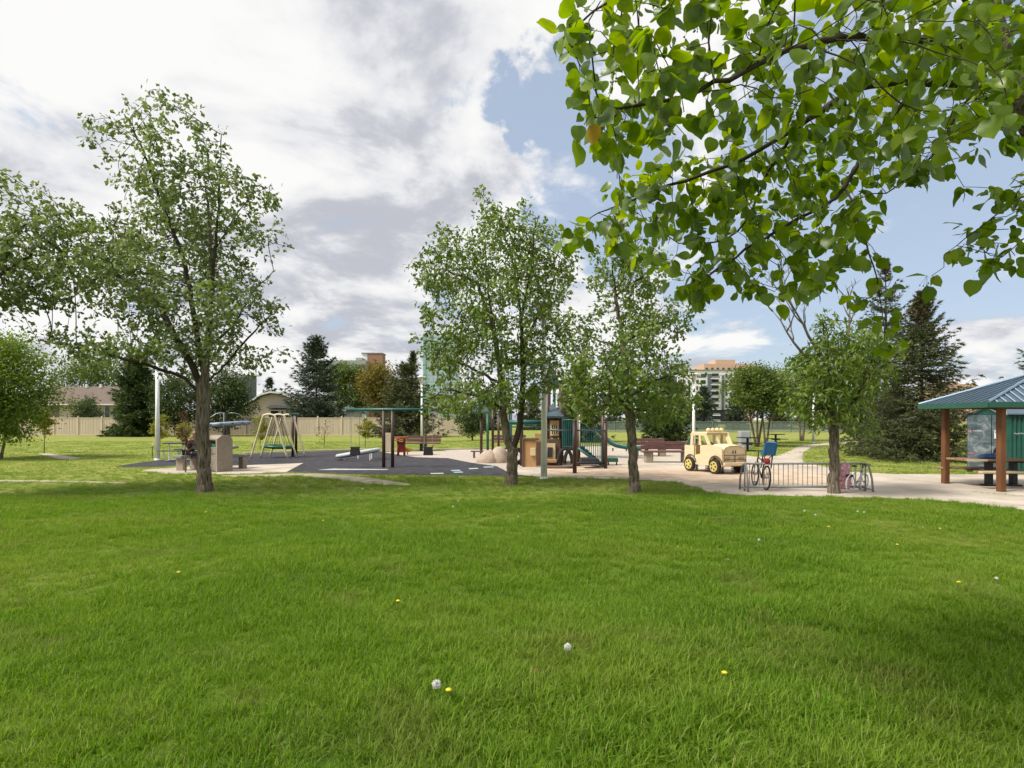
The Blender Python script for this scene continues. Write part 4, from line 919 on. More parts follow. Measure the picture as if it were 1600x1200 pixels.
# white condominium with dark balconies
Y = 200; bp = HY + H * F / Y
T = thing('condominium', 'white condominium with slate pillar and stacked dark balconies', 'building', (gx(1100, Y), Y, 0))
part_box('wall', OFFWHITE, T, 1062, 1148, 579, 640, Y, 14); part_box('podium', CHAR, T, 1056, 1150, 640.1, bp, Y + .2, 14); part_box('parapet', GREYCONC, T, 1061, 1149, 577.4, 578.9, Y - .3, 14.6)
part_box('pillar', SLATE, T, 1106.5, 1112, 584, bp, Y - .9, .8); part_box('pillar', SLATE, T, 1128.6, 1132, 586, 640, Y - .6, .5); part_box('side_wing', SLATE, T, 1050, 1061.8, 588, bp, Y + 3, 10)
for j in range(8):
    y0 = 583.5 + j * 9.6
    b = part_box('balcony', CHAR, T, 1112.4, 1123, y0, y0 + 7.2, Y - .2, .15); part_box('balcony_slab', OFFWHITE, T, 1111.5, 1126, y0 + 7.4, y0 + 8.4, Y - 1.4, 1.1, parent=b); part_box('railing', GREYST, T, 1112.4, 1125.5, y0 + 4.6, y0 + 7.2, Y - 1.36, .06, parent=b)
    if j < 6:
        for a, w_ in ((1068, 3), (1074.5, 3.4), (1081, 2.6), (1088, 2.6), (1095, 7.5), (1133.5, 3.2), (1140, 4)): part_box('window', PANE, T, a, a + w_, y0 + .6, y0 + 6.2, Y - .12, .1)
T = grid_tower('brick_block', 'orange brick high-rise behind the white condominium', 1100, 1178, 568.5, 260, 16, ORBRICK, PANE, 9, 9, hf=.4, wf=.4); part_box('penthouse', ORBRICK, T, 1118, 1149, 562, 568.4, 261, 10)
T = grid_tower('brick_block', 'orange brick high-rise behind the big ragged spruce', 1470, 1526, 600, 260, 16, ORBRICK, PANE, 7, 6, hf=.4, wf=.4); part_box('penthouse', ORBRICK, T, 1476, 1497, 596, 599.9, 261, 8)

# ================================================================ fences
VINYL = mat('beige_fence_board', (.52, .43, .33), .75, .08, 1.5, .15, 12, stretch=(3, 3, .4))
VPOST = mat('beige_fence_post', (.56, .47, .36), .7, .06, 3)
T = thing('board_fence', 'long beige board privacy fence along the back of the park', 'fence', (gx(370, 62.2), 62.2, 0)); Yf = 62.2
x0, x1 = gx(-140, Yf) - T.location.x, gx(716, Yf) - T.location.x; sp = 2.62; hgt = 1.94
pm = MB().box((0, 0, hgt / 2 + .03), (.13, .13, hgt + .10), bev=.01); pm.lathe([(.10, hgt + .08), (.10, hgt + .11), (.02, hgt + .16)], 4); post_me = pm.mesh('post', VPOST)
bmesh_ = MB(); nb = 17; bw = (sp - .13) / nb
for i in range(nb): bmesh_.box((.065 + bw * (i + .5), (.012 if i % 2 else 0), .06 + (hgt - .16) / 2), (bw * .93, .025, hgt - .16))
panel_me = bmesh_.mesh('panel', VINYL); rail_me = MB().box((sp / 2, 0, hgt - .06), (sp - .13, .07, .09)).box((sp / 2, 0, .05), (sp - .13, .07, .09)).mesh('rail', VPOST)
x = x0
while x < x1:
    obj('post', post_me, T, (x, 0, 0)); obj('panel', panel_me, T, (x, 0, 0)); obj('rail', rail_me, T, (x, 0, 0)); x += sp
# wire fence with screening on the right
SCREEN = bpy.data.materials.new('screen_mesh'); SCREEN.use_nodes = True
def _screen():
    nt = SCREEN.node_tree; b = nt.nodes['Principled BSDF']; b.inputs['Base Color'].default_value = (.20, .25, .22, 1); b.inputs['Roughness'].default_value = .9; b.inputs['Alpha'].default_value = .42
_screen()
Yw = 74; T = thing('wire_fence', 'wire mesh fence with grey-green screening across the far field', 'fence', (gx(1200, Yw), Yw, 0))
x0, x1 = gx(930, Yw), gx(1480, Yw); n = 18; ox = T.location.x
for i in range(n + 1):
    x = x0 + (x1 - x0) * i / n - ox; MB().tube([(x, 0, 0), (x, 0, 1.45)], .035, 6).build('post', GREYST, T)
MB().tube([(x0 - ox, 0, 1.42), (x1 - ox, 0, 1.42)], .03, 6).build('top_rail', GREYST, T)
for i in range(n):
    a = x0 + (x1 - x0) * i / n - ox; b = x0 + (x1 - x0) * (i + 1) / n - ox; MB().box(((a + b) / 2, .045, .72), (b - a - .02, .012, 1.34)).build('screen_panel', SCREEN, T)

# ================================================================ lamps
def lamp(label, px, Y, hgt=5.15, marks=False):
    T = thing('lamp_post', label, 'lamp post', (gx(px, Y), Y, 0), 0, 'white park lamps')
    MB().lathe([(.125, -.05), (.125, .02), (.105, .06)], 12).build('base_flange', WHITE, T)
    MB().tube([(0, 0, .03), (0, 0, hgt - .95)], [.098, .062], 12).build('pole', WHITE, T, True)
    hd = MB().lathe([(.075, hgt - .97), (.09, hgt - .82), (.075, hgt - .78), (.03, hgt - .74)], 12).build('lamp_neck', WHITE, T, True)
    for k in range(4):
        a = k * math.pi / 2 + .5; MB().tube([(.05 * math.cos(a), .05 * math.sin(a), hgt - .8), (.27 * math.cos(a), .27 * math.sin(a), hgt - .06)], .016, 6).build('strut', WHITE, T)
    MB().lathe([(.30, hgt - .09), (.33, hgt - .05), (.30, hgt), (.06, hgt + .04)], 20).build('lamp_cap', WHITE, T, True)
    MB().lathe([(.07, hgt - .6), (.13, hgt - .14), (.12, hgt - .10)], 12).build('lens', mat('frosted_lens', (.6, .6, .58), .3), T, True)
    if marks:
        INK = mat('faded_ink', (.18, .20, .20), .9)
        for k, (z, w_) in enumerate(((.40, .05), (.36, .035), (.32, .05), (.28, .03), (.24, .045), (.20, .03))):
            MB().box((.002 * (-1) ** k, -.0985, z), (w_, .004, .012), 0).build('scribble_mark', INK, T)
    return T
lamp('white lamp post with faded scribble, standing between twin-stemmed oak and play tower', 850, 16.7, marks=True)
lamp('white lamp post behind the swing beam and long brown seat', 659, 45)
lamp('white lamp post on the rubber edge left of the tall airy oak', 246, 24.4)
lamp('white lamp post behind the wooden jeep', 1084, 33, 4.4)
lamp('white lamp post at the bend of the concrete path', 1271, 42, 4.4)

# ================================================================ picnic corner on the left
T = thing('litter_bin', 'pebbled concrete litter bin with sloped hood beside the oak trunk', 'litter bin', (gx(343, 19.0), 19.0, .018), R(-32))
for sx in (-1, 1):
    MB().prism([(-.27, 0), (.27, 0), (.27, 1.06), (.17, 1.2), (-.10, 1.2), (-.27, 1.08)], 'x', sx * .27 - .04, sx * .27 + .04).build('side_slab', CONC, T)
MB().prism([(-.25, 1.09), (-.10, 1.195), (.16, 1.195), (.25, 1.08), (.25, 1.03), (.15, 1.14), (-.09, 1.14), (-.25, 1.04)], 'x', -.229, .229).build('hood', CONC, T)
MB().box((0, -.24, .70), (.44, .05, .22), bev=.01).build('front_panel', CONC, T); MB().box((0, -.235, .30), (.43, .05, .54), bev=.01).build('door', CONC, T); MB().box((0, .235, .5), (.44, .05, 1.0), bev=.01).build('back_panel', CONC, T)
MB().box((0, .02, .78), (.38, .34, .1), bev=.02).build('liner', mat('green_liner', (.02, .22, .12), .5), T); MB().box((0, -.2, .86), (.2, .03, .1), bev=.01).build('liner_tab', mat('green_liner', (.02, .22, .12)), T)
T = thing('picnic_table', 'concrete picnic table with dark slab top behind the litter bin', 'picnic table', (gx(333, 19.9), 19.9, .018))
MB().box((0, 0, .74), (1.45, .78, .09), bev=.02).build('top', GREYCONC, T)
MB().prism([(-.28, 0), (.28, 0), (.18, .3), (.30, .69), (-.30, .69), (-.18, .3)], 'y', -.2, .2).build('pedestal', CONC, T)
def cbench(label, px, Y, rz):
    T = thing('concrete_bench', label, 'bench', (gx(px, Y), Y, .018), rz); MB().box((0, 0, .455), (.95, .36, .09), bev=.015).build('seat', GREYCONC, T)
    for sx in (-.28, .30): MB().box((sx, 0, .205), (.16, .31, .41), bev=.012).build('support', CONC, T)
cbench('concrete bench with pebbled supports right of the litter bin', 366, 19.9, R(52))
cbench('concrete bench under the seated woman', 294, 19.6, R(75))
T = thing('metal_table', 'black metal picnic table with white tube legs on the rubber edge', 'picnic table', (gx(280, 24.0), 24.0, .006))
MB().box((0, 0, .74), (1.0, .7, .05), bev=.01).build('top', BLACKST, T)
for sy in (-.55, .55): MB().box((0, sy, .44), (1.0, .24, .04), bev=.01).build('seat', BLACKST, T)
for sx in (-.3, .3): MB().tube([(sx, -.6, .42), (sx, -.45, .03), (sx, .45, .03), (sx, .6, .42)], .022, 8).tube([(sx, -.2, .03), (sx, -.2, .72)], .022, 8).build('leg_frame', WHITE, T)

# ---- seated woman (leaning over the table, facing right)
def skin(name, V, E, rad, m, parent, sub=2):
    me = bpy.data.meshes.new(name); me.from_pydata(V, E, []); me.materials.append(m); o = obj(name, me, parent)
    md = o.modifiers.new('skin', 'SKIN'); md.use_smooth_shade = True
    sv = me.skin_vertices[0].data if me.skin_vertices else me.attributes
    if not me.skin_vertices:
        me.attributes.new('x', 'FLOAT', 'POINT')
    for i, r_ in enumerate(rad): me.skin_vertices[0].data[i].radius = (r_, r_) if not isinstance(r_, tuple) else r_
    me.skin_vertices[0].data[0].use_root = True
    s = o.modifiers.new('sub', 'SUBSURF'); s.levels = s.render_levels = sub; return o
def skin_mesh(name, V, E, rad, m, parent, sub=2):
    me = bpy.data.meshes.new(name); me.from_pydata(V, E, [])
    import bmesh as bmm
    bm = bmm.new(); bm.from_mesh(me); ly = bm.verts.layers.skin.verify()
    for i, v in enumerate(bm.verts):
        r_ = rad[i]; v[ly].radius = r_ if isinstance(r_, tuple) else (r_, r_); v[ly].use_root = (i == 0)
    bm.to_mesh(me); bm.free(); me.materials.append(m); o = obj(name, me, parent)
    md = o.modifiers.new('skin', 'SKIN'); md.use_smooth_shade = True; s = o.modifiers.new('sub', 'SUBSURF'); s.levels = s.render_levels = sub
    return o
SKINM = mat('skin', (.48, .27, .19), .55, .06, 8); DENIM = mat('dark_navy_cloth', (.018, .022, .04), .85, .25, 20); KNIT = mat('dark_plum_sweater', (.040, .026, .030), .9, .25, 25); HAIRM = mat('long_fair_hair', (.33, .19, .10), .55, .35, 30, .4, 60, stretch=(6, 6, .6)); SHOE = mat('pale_shoe', (.45, .42, .40), .7)
T = thing('person', 'person with long fair hair in dark clothes seated leaning over the concrete table', 'person', (gx(293, 19.55), 19.55, .018), R(12))
hip = (0, 0, .60)
V = [hip, (.06, 0, .78), (.16, 0, .98), (.22, 0, 1.05), (.27, 0, 1.12), (.31, 0, 1.21),
     (.18, .17, .99), (.34, .21, .82), (.52, .12, .84), (.60, .10, .845), (.18, -.17, .99), (.34, -.21, .82), (.52, -.12, .84), (.60, -.10, .845),
     (.02, .09, .56), (.40, .11, .55), (.42, .11, .12), (.52, .12, .05), (.02, -.09, .56), (.38, -.11, .55), (.36, -.11, .12), (.46, -.12, .05)]
E = [(0, 1), (1, 2), (2, 3), (3, 4), (4, 5), (2, 6), (6, 7), (7, 8), (8, 9), (2, 10), (10, 11), (11, 12), (12, 13), (0, 14), (14, 15), (15, 16), (16, 17), (0, 18), (18, 19), (19, 20), (20, 21)]
body = skin_mesh('body', V, E, [.13, .115, .115, .055, .05, .085, .055, .042, .030, .034, .055, .042, .030, .034, .088, .062, .040, .036, .088, .062, .040, .036], SKINM, T)
face = MB(); face.ball((.335, 0, 1.215), .094, 14, (1, .82, 1.18)); hd = face.build('head', SKINM, T, True)
MB().ball((.428, 0, 1.20), .016, 8, (1.2, .8, 1.2)).build('nose', SKINM, hd, True)
for sy in (-1, 1): MB().ball((.412, sy * .034, 1.225), .010, 8).build('eye', CHAR, hd, True); MB().ball((.335, sy * .078, 1.21), .022, 8, (.7, .4, 1.2)).build('ear', SKINM, hd, True)
MB().box((.415, 0, 1.155), (.012, .04, .008), bev=.002).build('mouth', mat('lip', (.35, .12, .10), .5), hd)
skin_mesh('sweater', [V[0], V[1], V[2], (.20, 0, 1.03), V[6], V[7], (.47, .14, .835), V[10], V[11], (.47, -.14, .835)], [(0, 1), (1, 2), (2, 3), (2, 4), (4, 5), (5, 6), (2, 7), (7, 8), (8, 9)], [.142, .128, .130, .07, .068, .054, .044, .068, .054, .044], KNIT, T)
skin_mesh('trousers', [(0, 0, .585), V[14], V[15], (.42, .11, .2), V[18], V[19], (.36, -.11, .2)], [(0, 1), (1, 2), (2, 3), (0, 4), (4, 5), (5, 6)], [.15, .10, .074, .055, .10, .074, .055], DENIM, T)
for i, sy in ((17, 1), (21, -1)): MB().ball((V[i][0] + .0, V[i][1], .045), .075, 10, (1.5, .62, .6)).build('shoe', SHOE, T, True)
skin_mesh('hair', [(.30, 0, 1.25), (.24, 0, 1.27), (.21, 0, 1.16), (.14, 0, 1.02), (.06, .01, .88), (.02, 0, .78)], [(0, 1), (1, 2), (2, 3), (3, 4), (4, 5)], [.098, .10, .10, .11, .085, .03], HAIRM, T)
for sy in (-1, 1):      # hands: palm, four fingers and a thumb resting on the slab
    y0 = .10 * sy; pts = [(.60, y0, .845), (.645, y0, .84)]; E2 = [(0, 1)]; rd = [.026, .026]
    for k in range(4):
        yy = y0 + (k - 1.5) * .018; b = len(pts); ln = (.062, .072, .068, .052)[k]; pts += [(.66, yy, .842), (.66 + ln * .6, yy, .845), (.66 + ln, yy, .828)]; E2 += [(1, b), (b, b + 1), (b + 1, b + 2)]; rd += [.009, .0085, .007]
    b = len(pts); pts += [(.625, y0 - sy * .032, .84), (.652, y0 - sy * .05, .835)]; E2 += [(0, b), (b, b + 1)]; rd += [.011, .009]
    skin_mesh('hand', pts, E2, rd, SKINM, T, 1)

# ================================================================ play equipment
def ring_pts(c, r, n, tilt=0, axis='y', rz=0):
    out = []
    for k in range(n):
        a = 2 * math.pi * k / n; p = Vector((r * math.cos(a), r * math.sin(a), 0)); p.rotate(Matrix.Rotation(tilt, 3, axis.upper())); p.rotate(Matrix.Rotation(rz, 3, 'Z')); out.append(p + Vector(c))
    return out
# climbing ring on a black post behind the oak trunk
Y = 22.8; T = thing('ring_climber', 'blue and white hand-hold ring on a tall black post behind the oak trunk', 'climber', (gx(351, Y), Y, .006))
MB().tube([(0, 0, -.02), (0, 0, 2.02)], .06, 10).build('post', BLACKST, T, True)
RB = mat('pale_blue_plastic', (.26, .32, .42), .5, .25, 3)
pts = ring_pts((.1, 0, 1.55), .82, 36, R(-4)); MB().tube(pts, .07, 8, closed=True).build('ring', RB, T, True)
for k in range(14):
    a = 2 * math.pi * k / 14; MB().ball((.1 + .86 * math.cos(a), .86 * math.sin(a), 1.55 + .06 * math.cos(a)), .05, 8, (1, 1, .7)).build('hand_hold', mat('navy_plastic', (.03, .04, .10), .5), T, True)
for sgn in (-1, 1): MB().tube([(.1 + sgn * .05, .0, 1.98)] + [(.1 + sgn * (.05 + .72 * u), sgn * .2 * u, 1.98 + .06 * math.sin(u * 3) - .40 * u ** 2.2) for u in (.25, .5, .75, .9, 1)], .016, 6).build('hoop', GREYST, T, True)
# basket swing
Y = 25.8; T = thing('basket_swing', 'cream arched frame holding a round dark green basket swing', 'swing', (gx(435, Y), Y, .006))
for i in range(3):
    dx = -.17 + .17 * i; dy = -.6 + .62 * i; pts = []
    for u in np.linspace(-1, 1, 25):
        s = abs(u); z = 1.86 * (1 - max(0, (s - .30) / .70)) if s > .3 else 1.86 + .10 * math.cos(s / .3 * 1.57)
        x = math.copysign(.27 * math.sin(min(1, s / .3) * 1.57) + (.55 * max(0, (s - .3) / .7)), u); pts.append((dx + x, dy, z))
    MB().tube(pts, .045, 8).build('arch', CREAMST, T, True)
MB().tube([(-.17, -.6, 1.88), (0, .02, 1.90), (.17, .64, 1.88)], .035, 8).build('ridge_bar', BLACKST, T, True)
MB().tube(ring_pts((0, .0, .50), .55, 28, R(3)), .075, 8, closed=True).build('basket_rim', GREENP, T, True)
net = MB()
for k in range(-4, 5):
    w_ = math.sqrt(max(0, .5 ** 2 - (k * .115) ** 2)); net.tube([(k * .115, -w_, .47), (k * .115, 0, .42), (k * .115, w_, .47)], .01, 4).tube([(-w_, k * .115, .47), (0, k * .115, .42), (w_, k * .115, .47)], .01, 4)
net.build('net', DARK, T)
for k in range(10):
    a = 2 * math.pi * k / 10 + .2; MB().tube([(.55 * math.cos(a), .55 * math.sin(a), .52), (.06 * math.cos(a), .25 * math.sin(a), 1.86)], .008, 4).build('rope', DARK, T)
# T swings
def tswing(label, px, Y, hgt, span0, span1, rz, seat):
    T = thing('swing_set', label, 'swing', (gx(px, Y), Y, .006), rz)
    for sx in (-.16, .16): MB().tube([(sx, 0, -.02), (sx, 0, hgt)], .062, 10).build('post', BROWNPOST, T, True); MB().lathe([(.07, hgt), (.075, hgt + .04), (.03, hgt + .08)], 10, (sx, 0, 0)).build('post_cap', TEAL, T, True)
    MB().tube([(span0, 0, hgt + .03), (span1, 0, hgt + .03)], .058, 10).build('beam', TEAL, T, True)
    for x in seat:
        for dx in (-.16, .16):
            MB().tube([(x + dx, 0, hgt), (x + dx * .9, .02, .72)], .009, 4).build('chain', GREYST, T)
        MB().prism([(-.17, .0), (.17, .0), (.13, .26), (.17, .30), (-.17, .30), (-.13, .26)], 'y', -.12, .12).build('swing_seat', DARK, T, loc=(x, .02, .44))
Y = 20.6
tswing('teal-beam swing set on two brown posts with black bucket seats', 606.5, Y, 2.06, gx(541, Y) - gx(606.5, Y), gx(692, Y) - gx(606.5, Y), 0, (-1.2, 1.45))
Y = 26.6; tswing('swing set seen end-on behind the cream basket swing', 460, Y, 1.95, -.4, .4, R(84), ())
# tilted ring spinner
Y = 24.6; T = thing('spinner_ring', 'white tilted spinner ring on short legs on the rubber surface', 'play ring', (gx(560, Y), Y, .006))
MB().tube(ring_pts((0, 0, .30), .88, 40, R(-9)), .075, 10, closed=True).build('ring', mat('pale_grey_plastic', (.46, .50, .50), .4, .1), T, True)
MB().tube(ring_pts((0, 0, .245), .80, 40, R(-9)), .05, 8, closed=True).build('inner_ring', BLUEGREY, T, True)
for x, y in ((-.45, -.55), (.45, .5), (.62, -.45), (-.2, .7)): MB().tube([(x, y, -.01), (x, y, .24 + .158 * x)], .028, 8).build('leg', WHITE, T)
# red play post, scoop seats, beige panel
Y = 27.2; T = thing('play_post', 'red play post with stacked discs beside the yellow scoop seat', 'play post', (gx(627, Y), Y, .012)); REDP = mat('red_plastic', (.30, .045, .028), .5, .15)
for sx in (-.15, .15): MB().tube([(sx, 0, -.02), (sx, 0, .80)], .055, 10).build('post', REDP, T, True)
for z in (.70, .78, .86): MB().lathe([(.33, z), (.35, z + .02), (.33, z + .04)], 16).build('disc', REDP, T)
MB().box((0, .02, .4), (.22, .04, .5), bev=.01).build('panel', REDP, T)
def scoop(label, px, Y, m, rz):
    T = thing('scoop_seat', label, 'play seat', (gx(px, Y), Y, .012), rz, 'spinning scoop seats')
    MB().tube([(0, 0, -.02), (.02, 0, .2)], .035, 8).build('stem', WHITE, T, True)
    sh = MB(); n = 14; prof = [(.02, .16), (.12, .17), (.20, .24), (.235, .34), (.215, .345), (.18, .27), (.11, .20), (.02, .19)]
    sh.lathe(prof, n); sh.v = [(x * 1.05, y, z + .30 * max(0, x) + (.0 if z < .25 else .2 * x)) for x, y, z in sh.v]; sh.build('shell', m, T, True)
scoop('yellow scoop spinner seat by the red play post', 637, 27.4, mat('yellow_plastic', (.55, .30, .02), .45, .1), R(200))
scoop('red scoop spinner seat in the gravel', 670, 28.0, mat('red_scoop', (.36, .05, .03), .45, .1), R(10))
Y = 30.2; T = thing('panel_sign', 'plain beige upright panel behind the swing posts', 'panel', (gx(605, Y), Y, .0)); MB().box((0, 0, .52), (.46, .06, 1.0), bev=.02).build('board', mat('beige_panel', (.47, .39, .29), .7, .06), T); 
for sx in (-.2, .2): MB().tube([(sx, .05, -.03), (sx, .05, 1.0)], .025, 6).build('leg', CREAMST, T)
WOODB = mat('red_brown_bench_plank', (.115, .055, .048), .6, .25, 3, .2, 30, stretch=(.4, 4, 4), col2=(.17, .085, .072))
def bench(name, label, px, Y, L_, rz=0, legs='concrete', z=.008):
    T = thing(name, label, 'bench', (gx(px, Y), Y, z), rz)
    for i, (y, zz, sy, sz) in enumerate(((-.20, .44, .15, .07), (-.03, .44, .15, .07), (.14, .44, .15, .07))): MB().box((0, y, zz), (L_, sy, sz), bev=.01).build('seat_plank', WOODB, T)
    for i, zz in enumerate((.585, .755)): MB().box((0, .27 + .02 * i, zz), (L_, .055, .155), bev=.01).build('back_plank', WOODB, T)
    for sx in (-L_ * .36, L_ * .40):
        if legs == 'concrete': MB().box((sx, .02, .2), (.30, .42, .40), bev=.02).build('support', CONC, T); MB().box((sx, .345, .42), (.14, .09, .84), bev=.015).build('back_post', CONC, T)
        else: MB().box((sx * .15, .05, .2), (.14, .30, .40), bev=.01).build('support', BLACKST, T); MB().box((sx * .15, .345, .45), (.10, .06, .70), bev=.01).build('back_post', BLACKST, T)
    return T
bench('bench', 'long red-brown plank bench on concrete blocks beside the wooden jeep', 1041, 23.0, 1.98)
bench('bench', 'red-brown plank bench with concrete posts standing behind another bench', 1012, 26.8, 1.7)
bench('bench', 'red-brown plank bench on a black pedestal behind the scoop seats', 661, 31.2, 1.9, legs='steel', z=0)
bench('bench', 'red-brown plank bench partly hidden behind the play posts', 795, 33, 2.0, legs='steel', z=0)
# boulders
M_BOULD = mat('beige_boulder', (.40, .31, .24), .9, .15, 4, .5, 12)
for nm, px, Yb, sx, sz, sd_ in (('low rounded beige climbing boulder left of its taller twin', 763, 22.8, .44, .50, 3), ('taller domed beige climbing boulder behind the twin-stemmed oak', 780, 22.9, .42, .64, 4)):
    b = MB().ball((0, 0, 0), 1, 18, (sx, .42, sz), .045, sd_); b.v = [(x * (1.1 - .25 * max(0, z)), y, max(z, -.05)) for x, y, z in b.v]; tag(b.build('boulder', M_BOULD, None, True, (gx(px, Yb), Yb, .012)), nm, 'boulder')
# balance beam
Y = 25.5; T = thing('balance_beam', 'low dark balance beam on short posts in the gravel', 'balance beam', (gx(752, Y), Y, .012)); MB().box((0, 0, .30), (.95, .09, .06), bev=.01).build('beam', BROWNPANEL, T)
for sx in (-.32, .38): MB().box((sx, 0, .13), (.09, .09, .28)).build('leg', BROWNPANEL, T)

# ---- the big play structure
Y0 = 21.5; T = thing('play_structure', 'brown and teal play structure with tower, stairs, bridge bars and slide', 'play structure', (gx(870, Y0), Y0, .012)); OX, OY, OZ = T.location
def PW(px, py, Y): return (gx(px, Y) - OX, Y - OY, gz(py, Y) - OZ)
def ppost(px, Y, top, m=BROWNPOST, r=.068):
    a = PW(px, top, Y); b = MB().tube([(a[0], a[1], -.03), a], r, 10).build('post', m, T, True); MB().lathe([(r, a[2]), (r * 1.12, a[2] + .03), (r * .6, a[2] + .09), (.01, a[2] + .11)], 10, (a[0], a[1], 0)).build('post_cap', m, b, True)
for px, Y, top, m in ((898, 18.3, 660, BROWNPOST), (946, 20.0, 657, BROWNPOST), (942, 21.6, 640, BROWNPOST), (904, 21.0, 648, BROWNPOST), (876, 21.6, 604, BROWNPOST), (856, 21.6, 604, BROWNPOST), (858, 23.4, 606, BROWNPOST), (878, 23.4, 606, BROWNPOST),
                      (815, 21.3, 640, BROWNPOST), (832, 20.8, 688, BROWNPANEL), (752, 27.0, 641, BROWNPOST), (762, 28.4, 646, GREENP), (770, 28.6, 640, BROWNPOST), (779, 30.2, 648, BROWNPOST), (795, 24.0, 642, BROWNPOST), (798, 26.5, 646, TEAL), (900, 25.2, 606, TEAL), (866, 25.2, 606, TEAL)): ppost(px, Y, top, m)
def pp(name, m, px0, px1, py0, py1, Y, dy, parent=None, bev=.01): return part_box(name, m, T, px0, px1, py0, py1, Y, dy, parent, bev)
d = pp('deck', BROWNPANEL, 857, 906, 698, 702, 21.6, 1.7)
u = pp('upper_panel', BROWNPANEL, 858, 875, 651, 684, 21.5, .06)
f = pp('window_frame', CREAMPANEL, 860, 873, 658, 681, 21.43, .05, u); pp('opening_shade_panel', CHAR, 862.5, 870.5, 664, 678, 21.40, .04, u)  # opening is a solid panel with its inner shade put into the colour
for px in (864.6, 867.6): pp('window_bar', CREAMPANEL, px, px + 1.1, 664, 678, 21.36, .03, u, 0)
pp('window_bar', CREAMPANEL, 862.5, 870.5, 670.4, 671.6, 21.345, .03, u, 0); pp('valance', TANPANEL, 859.5, 873.5, 657, 661, 21.35, .05, u)
l = pp('lower_panel', BROWNPANEL, 854, 876, 686, 727, 21.45, .06); pp('window_frame', CREAMPANEL, 854.5, 868, 693, 722, 21.38, .05, l); pp('opening_shade_panel', CHAR, 855.5, 863.5, 699, 715, 21.34, .04, l); pp('counter', TANPANEL, 853, 874, 718, 723, 21.2, .16, l)  # another solid dark panel paints the shade of the lower opening
# tower roof and the tall rear roof
def hip(name, px0, px1, ye, ya, Y, dy, m):
    a, b = PW(px0, ye, Y), PW(px1, ye, Y); c = ((a[0] + b[0]) / 2, a[1] + dy / 2, PW(0, ya, Y)[2]); z = a[2]
    MB().add([(a[0], a[1], z), (b[0], a[1], z), (b[0], a[1] + dy, z), (a[0], a[1] + dy, z), c, (a[0], a[1], z - .07), (b[0], a[1], z - .07), (b[0], a[1] + dy, z - .07), (a[0], a[1] + dy, z - .07)], [(0, 1, 4), (1, 2, 4), (2, 3, 4), (3, 0, 4), (5, 6, 1, 0), (6, 7, 2, 1), (7, 8, 3, 2), (8, 5, 0, 3), (8, 7, 6, 5)]).build(name, m, T)
hip('tower_roof', 852, 881, 650, 629, 21.2, 2.3, BLUEGREY)
hip('tall_roof', 852, 872, 596, 562, 24.2, 1.2, BLUEGREY)
r_ = pp('rear_roof', TEAL, 862, 900, 594, 606, 25.0, 1.2)
for k in range(9): pp('roof_rib', TEAL, 863.5 + k * 4.2, 864.5 + k * 4.2, 593.6, 606.4, 24.95, .04, r_, 0)
hip('post_roof', 740, 764, 643, 622, 26.6, .75, BLUEGREY)
# tan activity panel box
b_ = pp('activity_panel', TANPANEL, 819, 838, 688, 731, 20.7, .08); pp('panel_frame', BROWNPANEL, 816, 842, 684.5, 688, 20.66, .16, b_); pp('panel_frame', BROWNPANEL, 815.6, 819, 688.2, 731, 20.66, .16, b_); pp('activity_tray', CREAMPANEL, 829, 837, 700, 712, 20.6, .09, b_)
pp('side_panel', BROWNPANEL, 834, 846, 690, 729, 21.2, .06); pp('arch_panel', TANPANEL, 836, 846, 677, 690, 21.4, .05)
# overhead tunnel
a, b2 = PW(788, 660, 23), PW(858, 660, 23); MB().tube([a, b2], .10, 14).build('overhead_tube', TEAL, T, True)
a, b2 = PW(800, 667, 23.3), PW(858, 667, 23.3); MB().tube([a, b2], .03, 8).build('overhead_rail', TEAL, T, True)
# blue bars, beams
for p, q_, r2, m in ((PW(855, 672.5, 18.7), PW(898, 672.5, 18.3), .022, BLUEGREY), (PW(898, 672.5, 18.3), PW(946, 672.5, 20), .022, BLUEGREY), (PW(855, 730, 19.2), PW(898, 730, 18.3), .045, BROWNPANEL), (PW(900, 724, 19.4), PW(945, 724, 20), .04, BLACKST)): MB().tube([p, q_], r2, 8).build('bar', m, T, True)
# railing panel of vertical bars and stairs down to the right
rp = MB().tube([PW(878, 656, 21.2), PW(905, 656, 21.0)], .025, 8).build('top_rail', TEAL, T, True)
for k in range(9): px = 879 + k * 3.1; MB().tube([PW(px, 656, 21.15), PW(px, 700, 21.15)], .016, 6).build('baluster', TEAL, T)
pp('railing_sheet', mat('teal_mesh_panel', (.012, .07, .07), .5), 878, 904, 659, 697, 21.22, .02)
for k in range(6):
    px = 906 + k * 5.6; py = 698 + k * 4.8; pp('stair_tread', CHAR, px, px + 8, py, py + 3.0, 20.4 + .0 * k, .85, None, .006); pp('stair_riser', BROWNPANEL, px + 6.6, px + 7.6, py + 3.1, py + 7, 20.45, .75, None, 0)
for Ys in (20.3, 21.35):
    s_ = MB().tube([PW(903, 700, Ys), PW(943, 729, Ys)], .045, 8).build('stringer', TEAL, T, True); MB().tube([PW(904, 660, Ys), PW(912, 662, Ys), PW(943, 690, Ys), PW(943, 727, Ys)], .024, 8).build('handrail', TEAL, T, True)
    for k in range(11): u_ = k / 10; px = 907 + u_ * 34; MB().tube([PW(px, 661 + u_ * 27.5, Ys), PW(px, 702 + u_ * 25.5, Ys)], .014, 6).build('baluster', TEAL, T)
MB().tube([PW(905.5, 648, 20.6), PW(905.5, 702, 20.6)], .022, 8).build('yellow_pole', CREAMST, T, True)
pp('step_block', CHAR, 908, 933, 716, 724, 20.0, .5); pp('green_seat', GREENP, 947, 966, 716, 722, 21.4, .45); 
for px in (950, 963): pp('seat_leg', BLACKST, px, px + 1.6, 722.2, 728, 21.55, .1, None, 0)
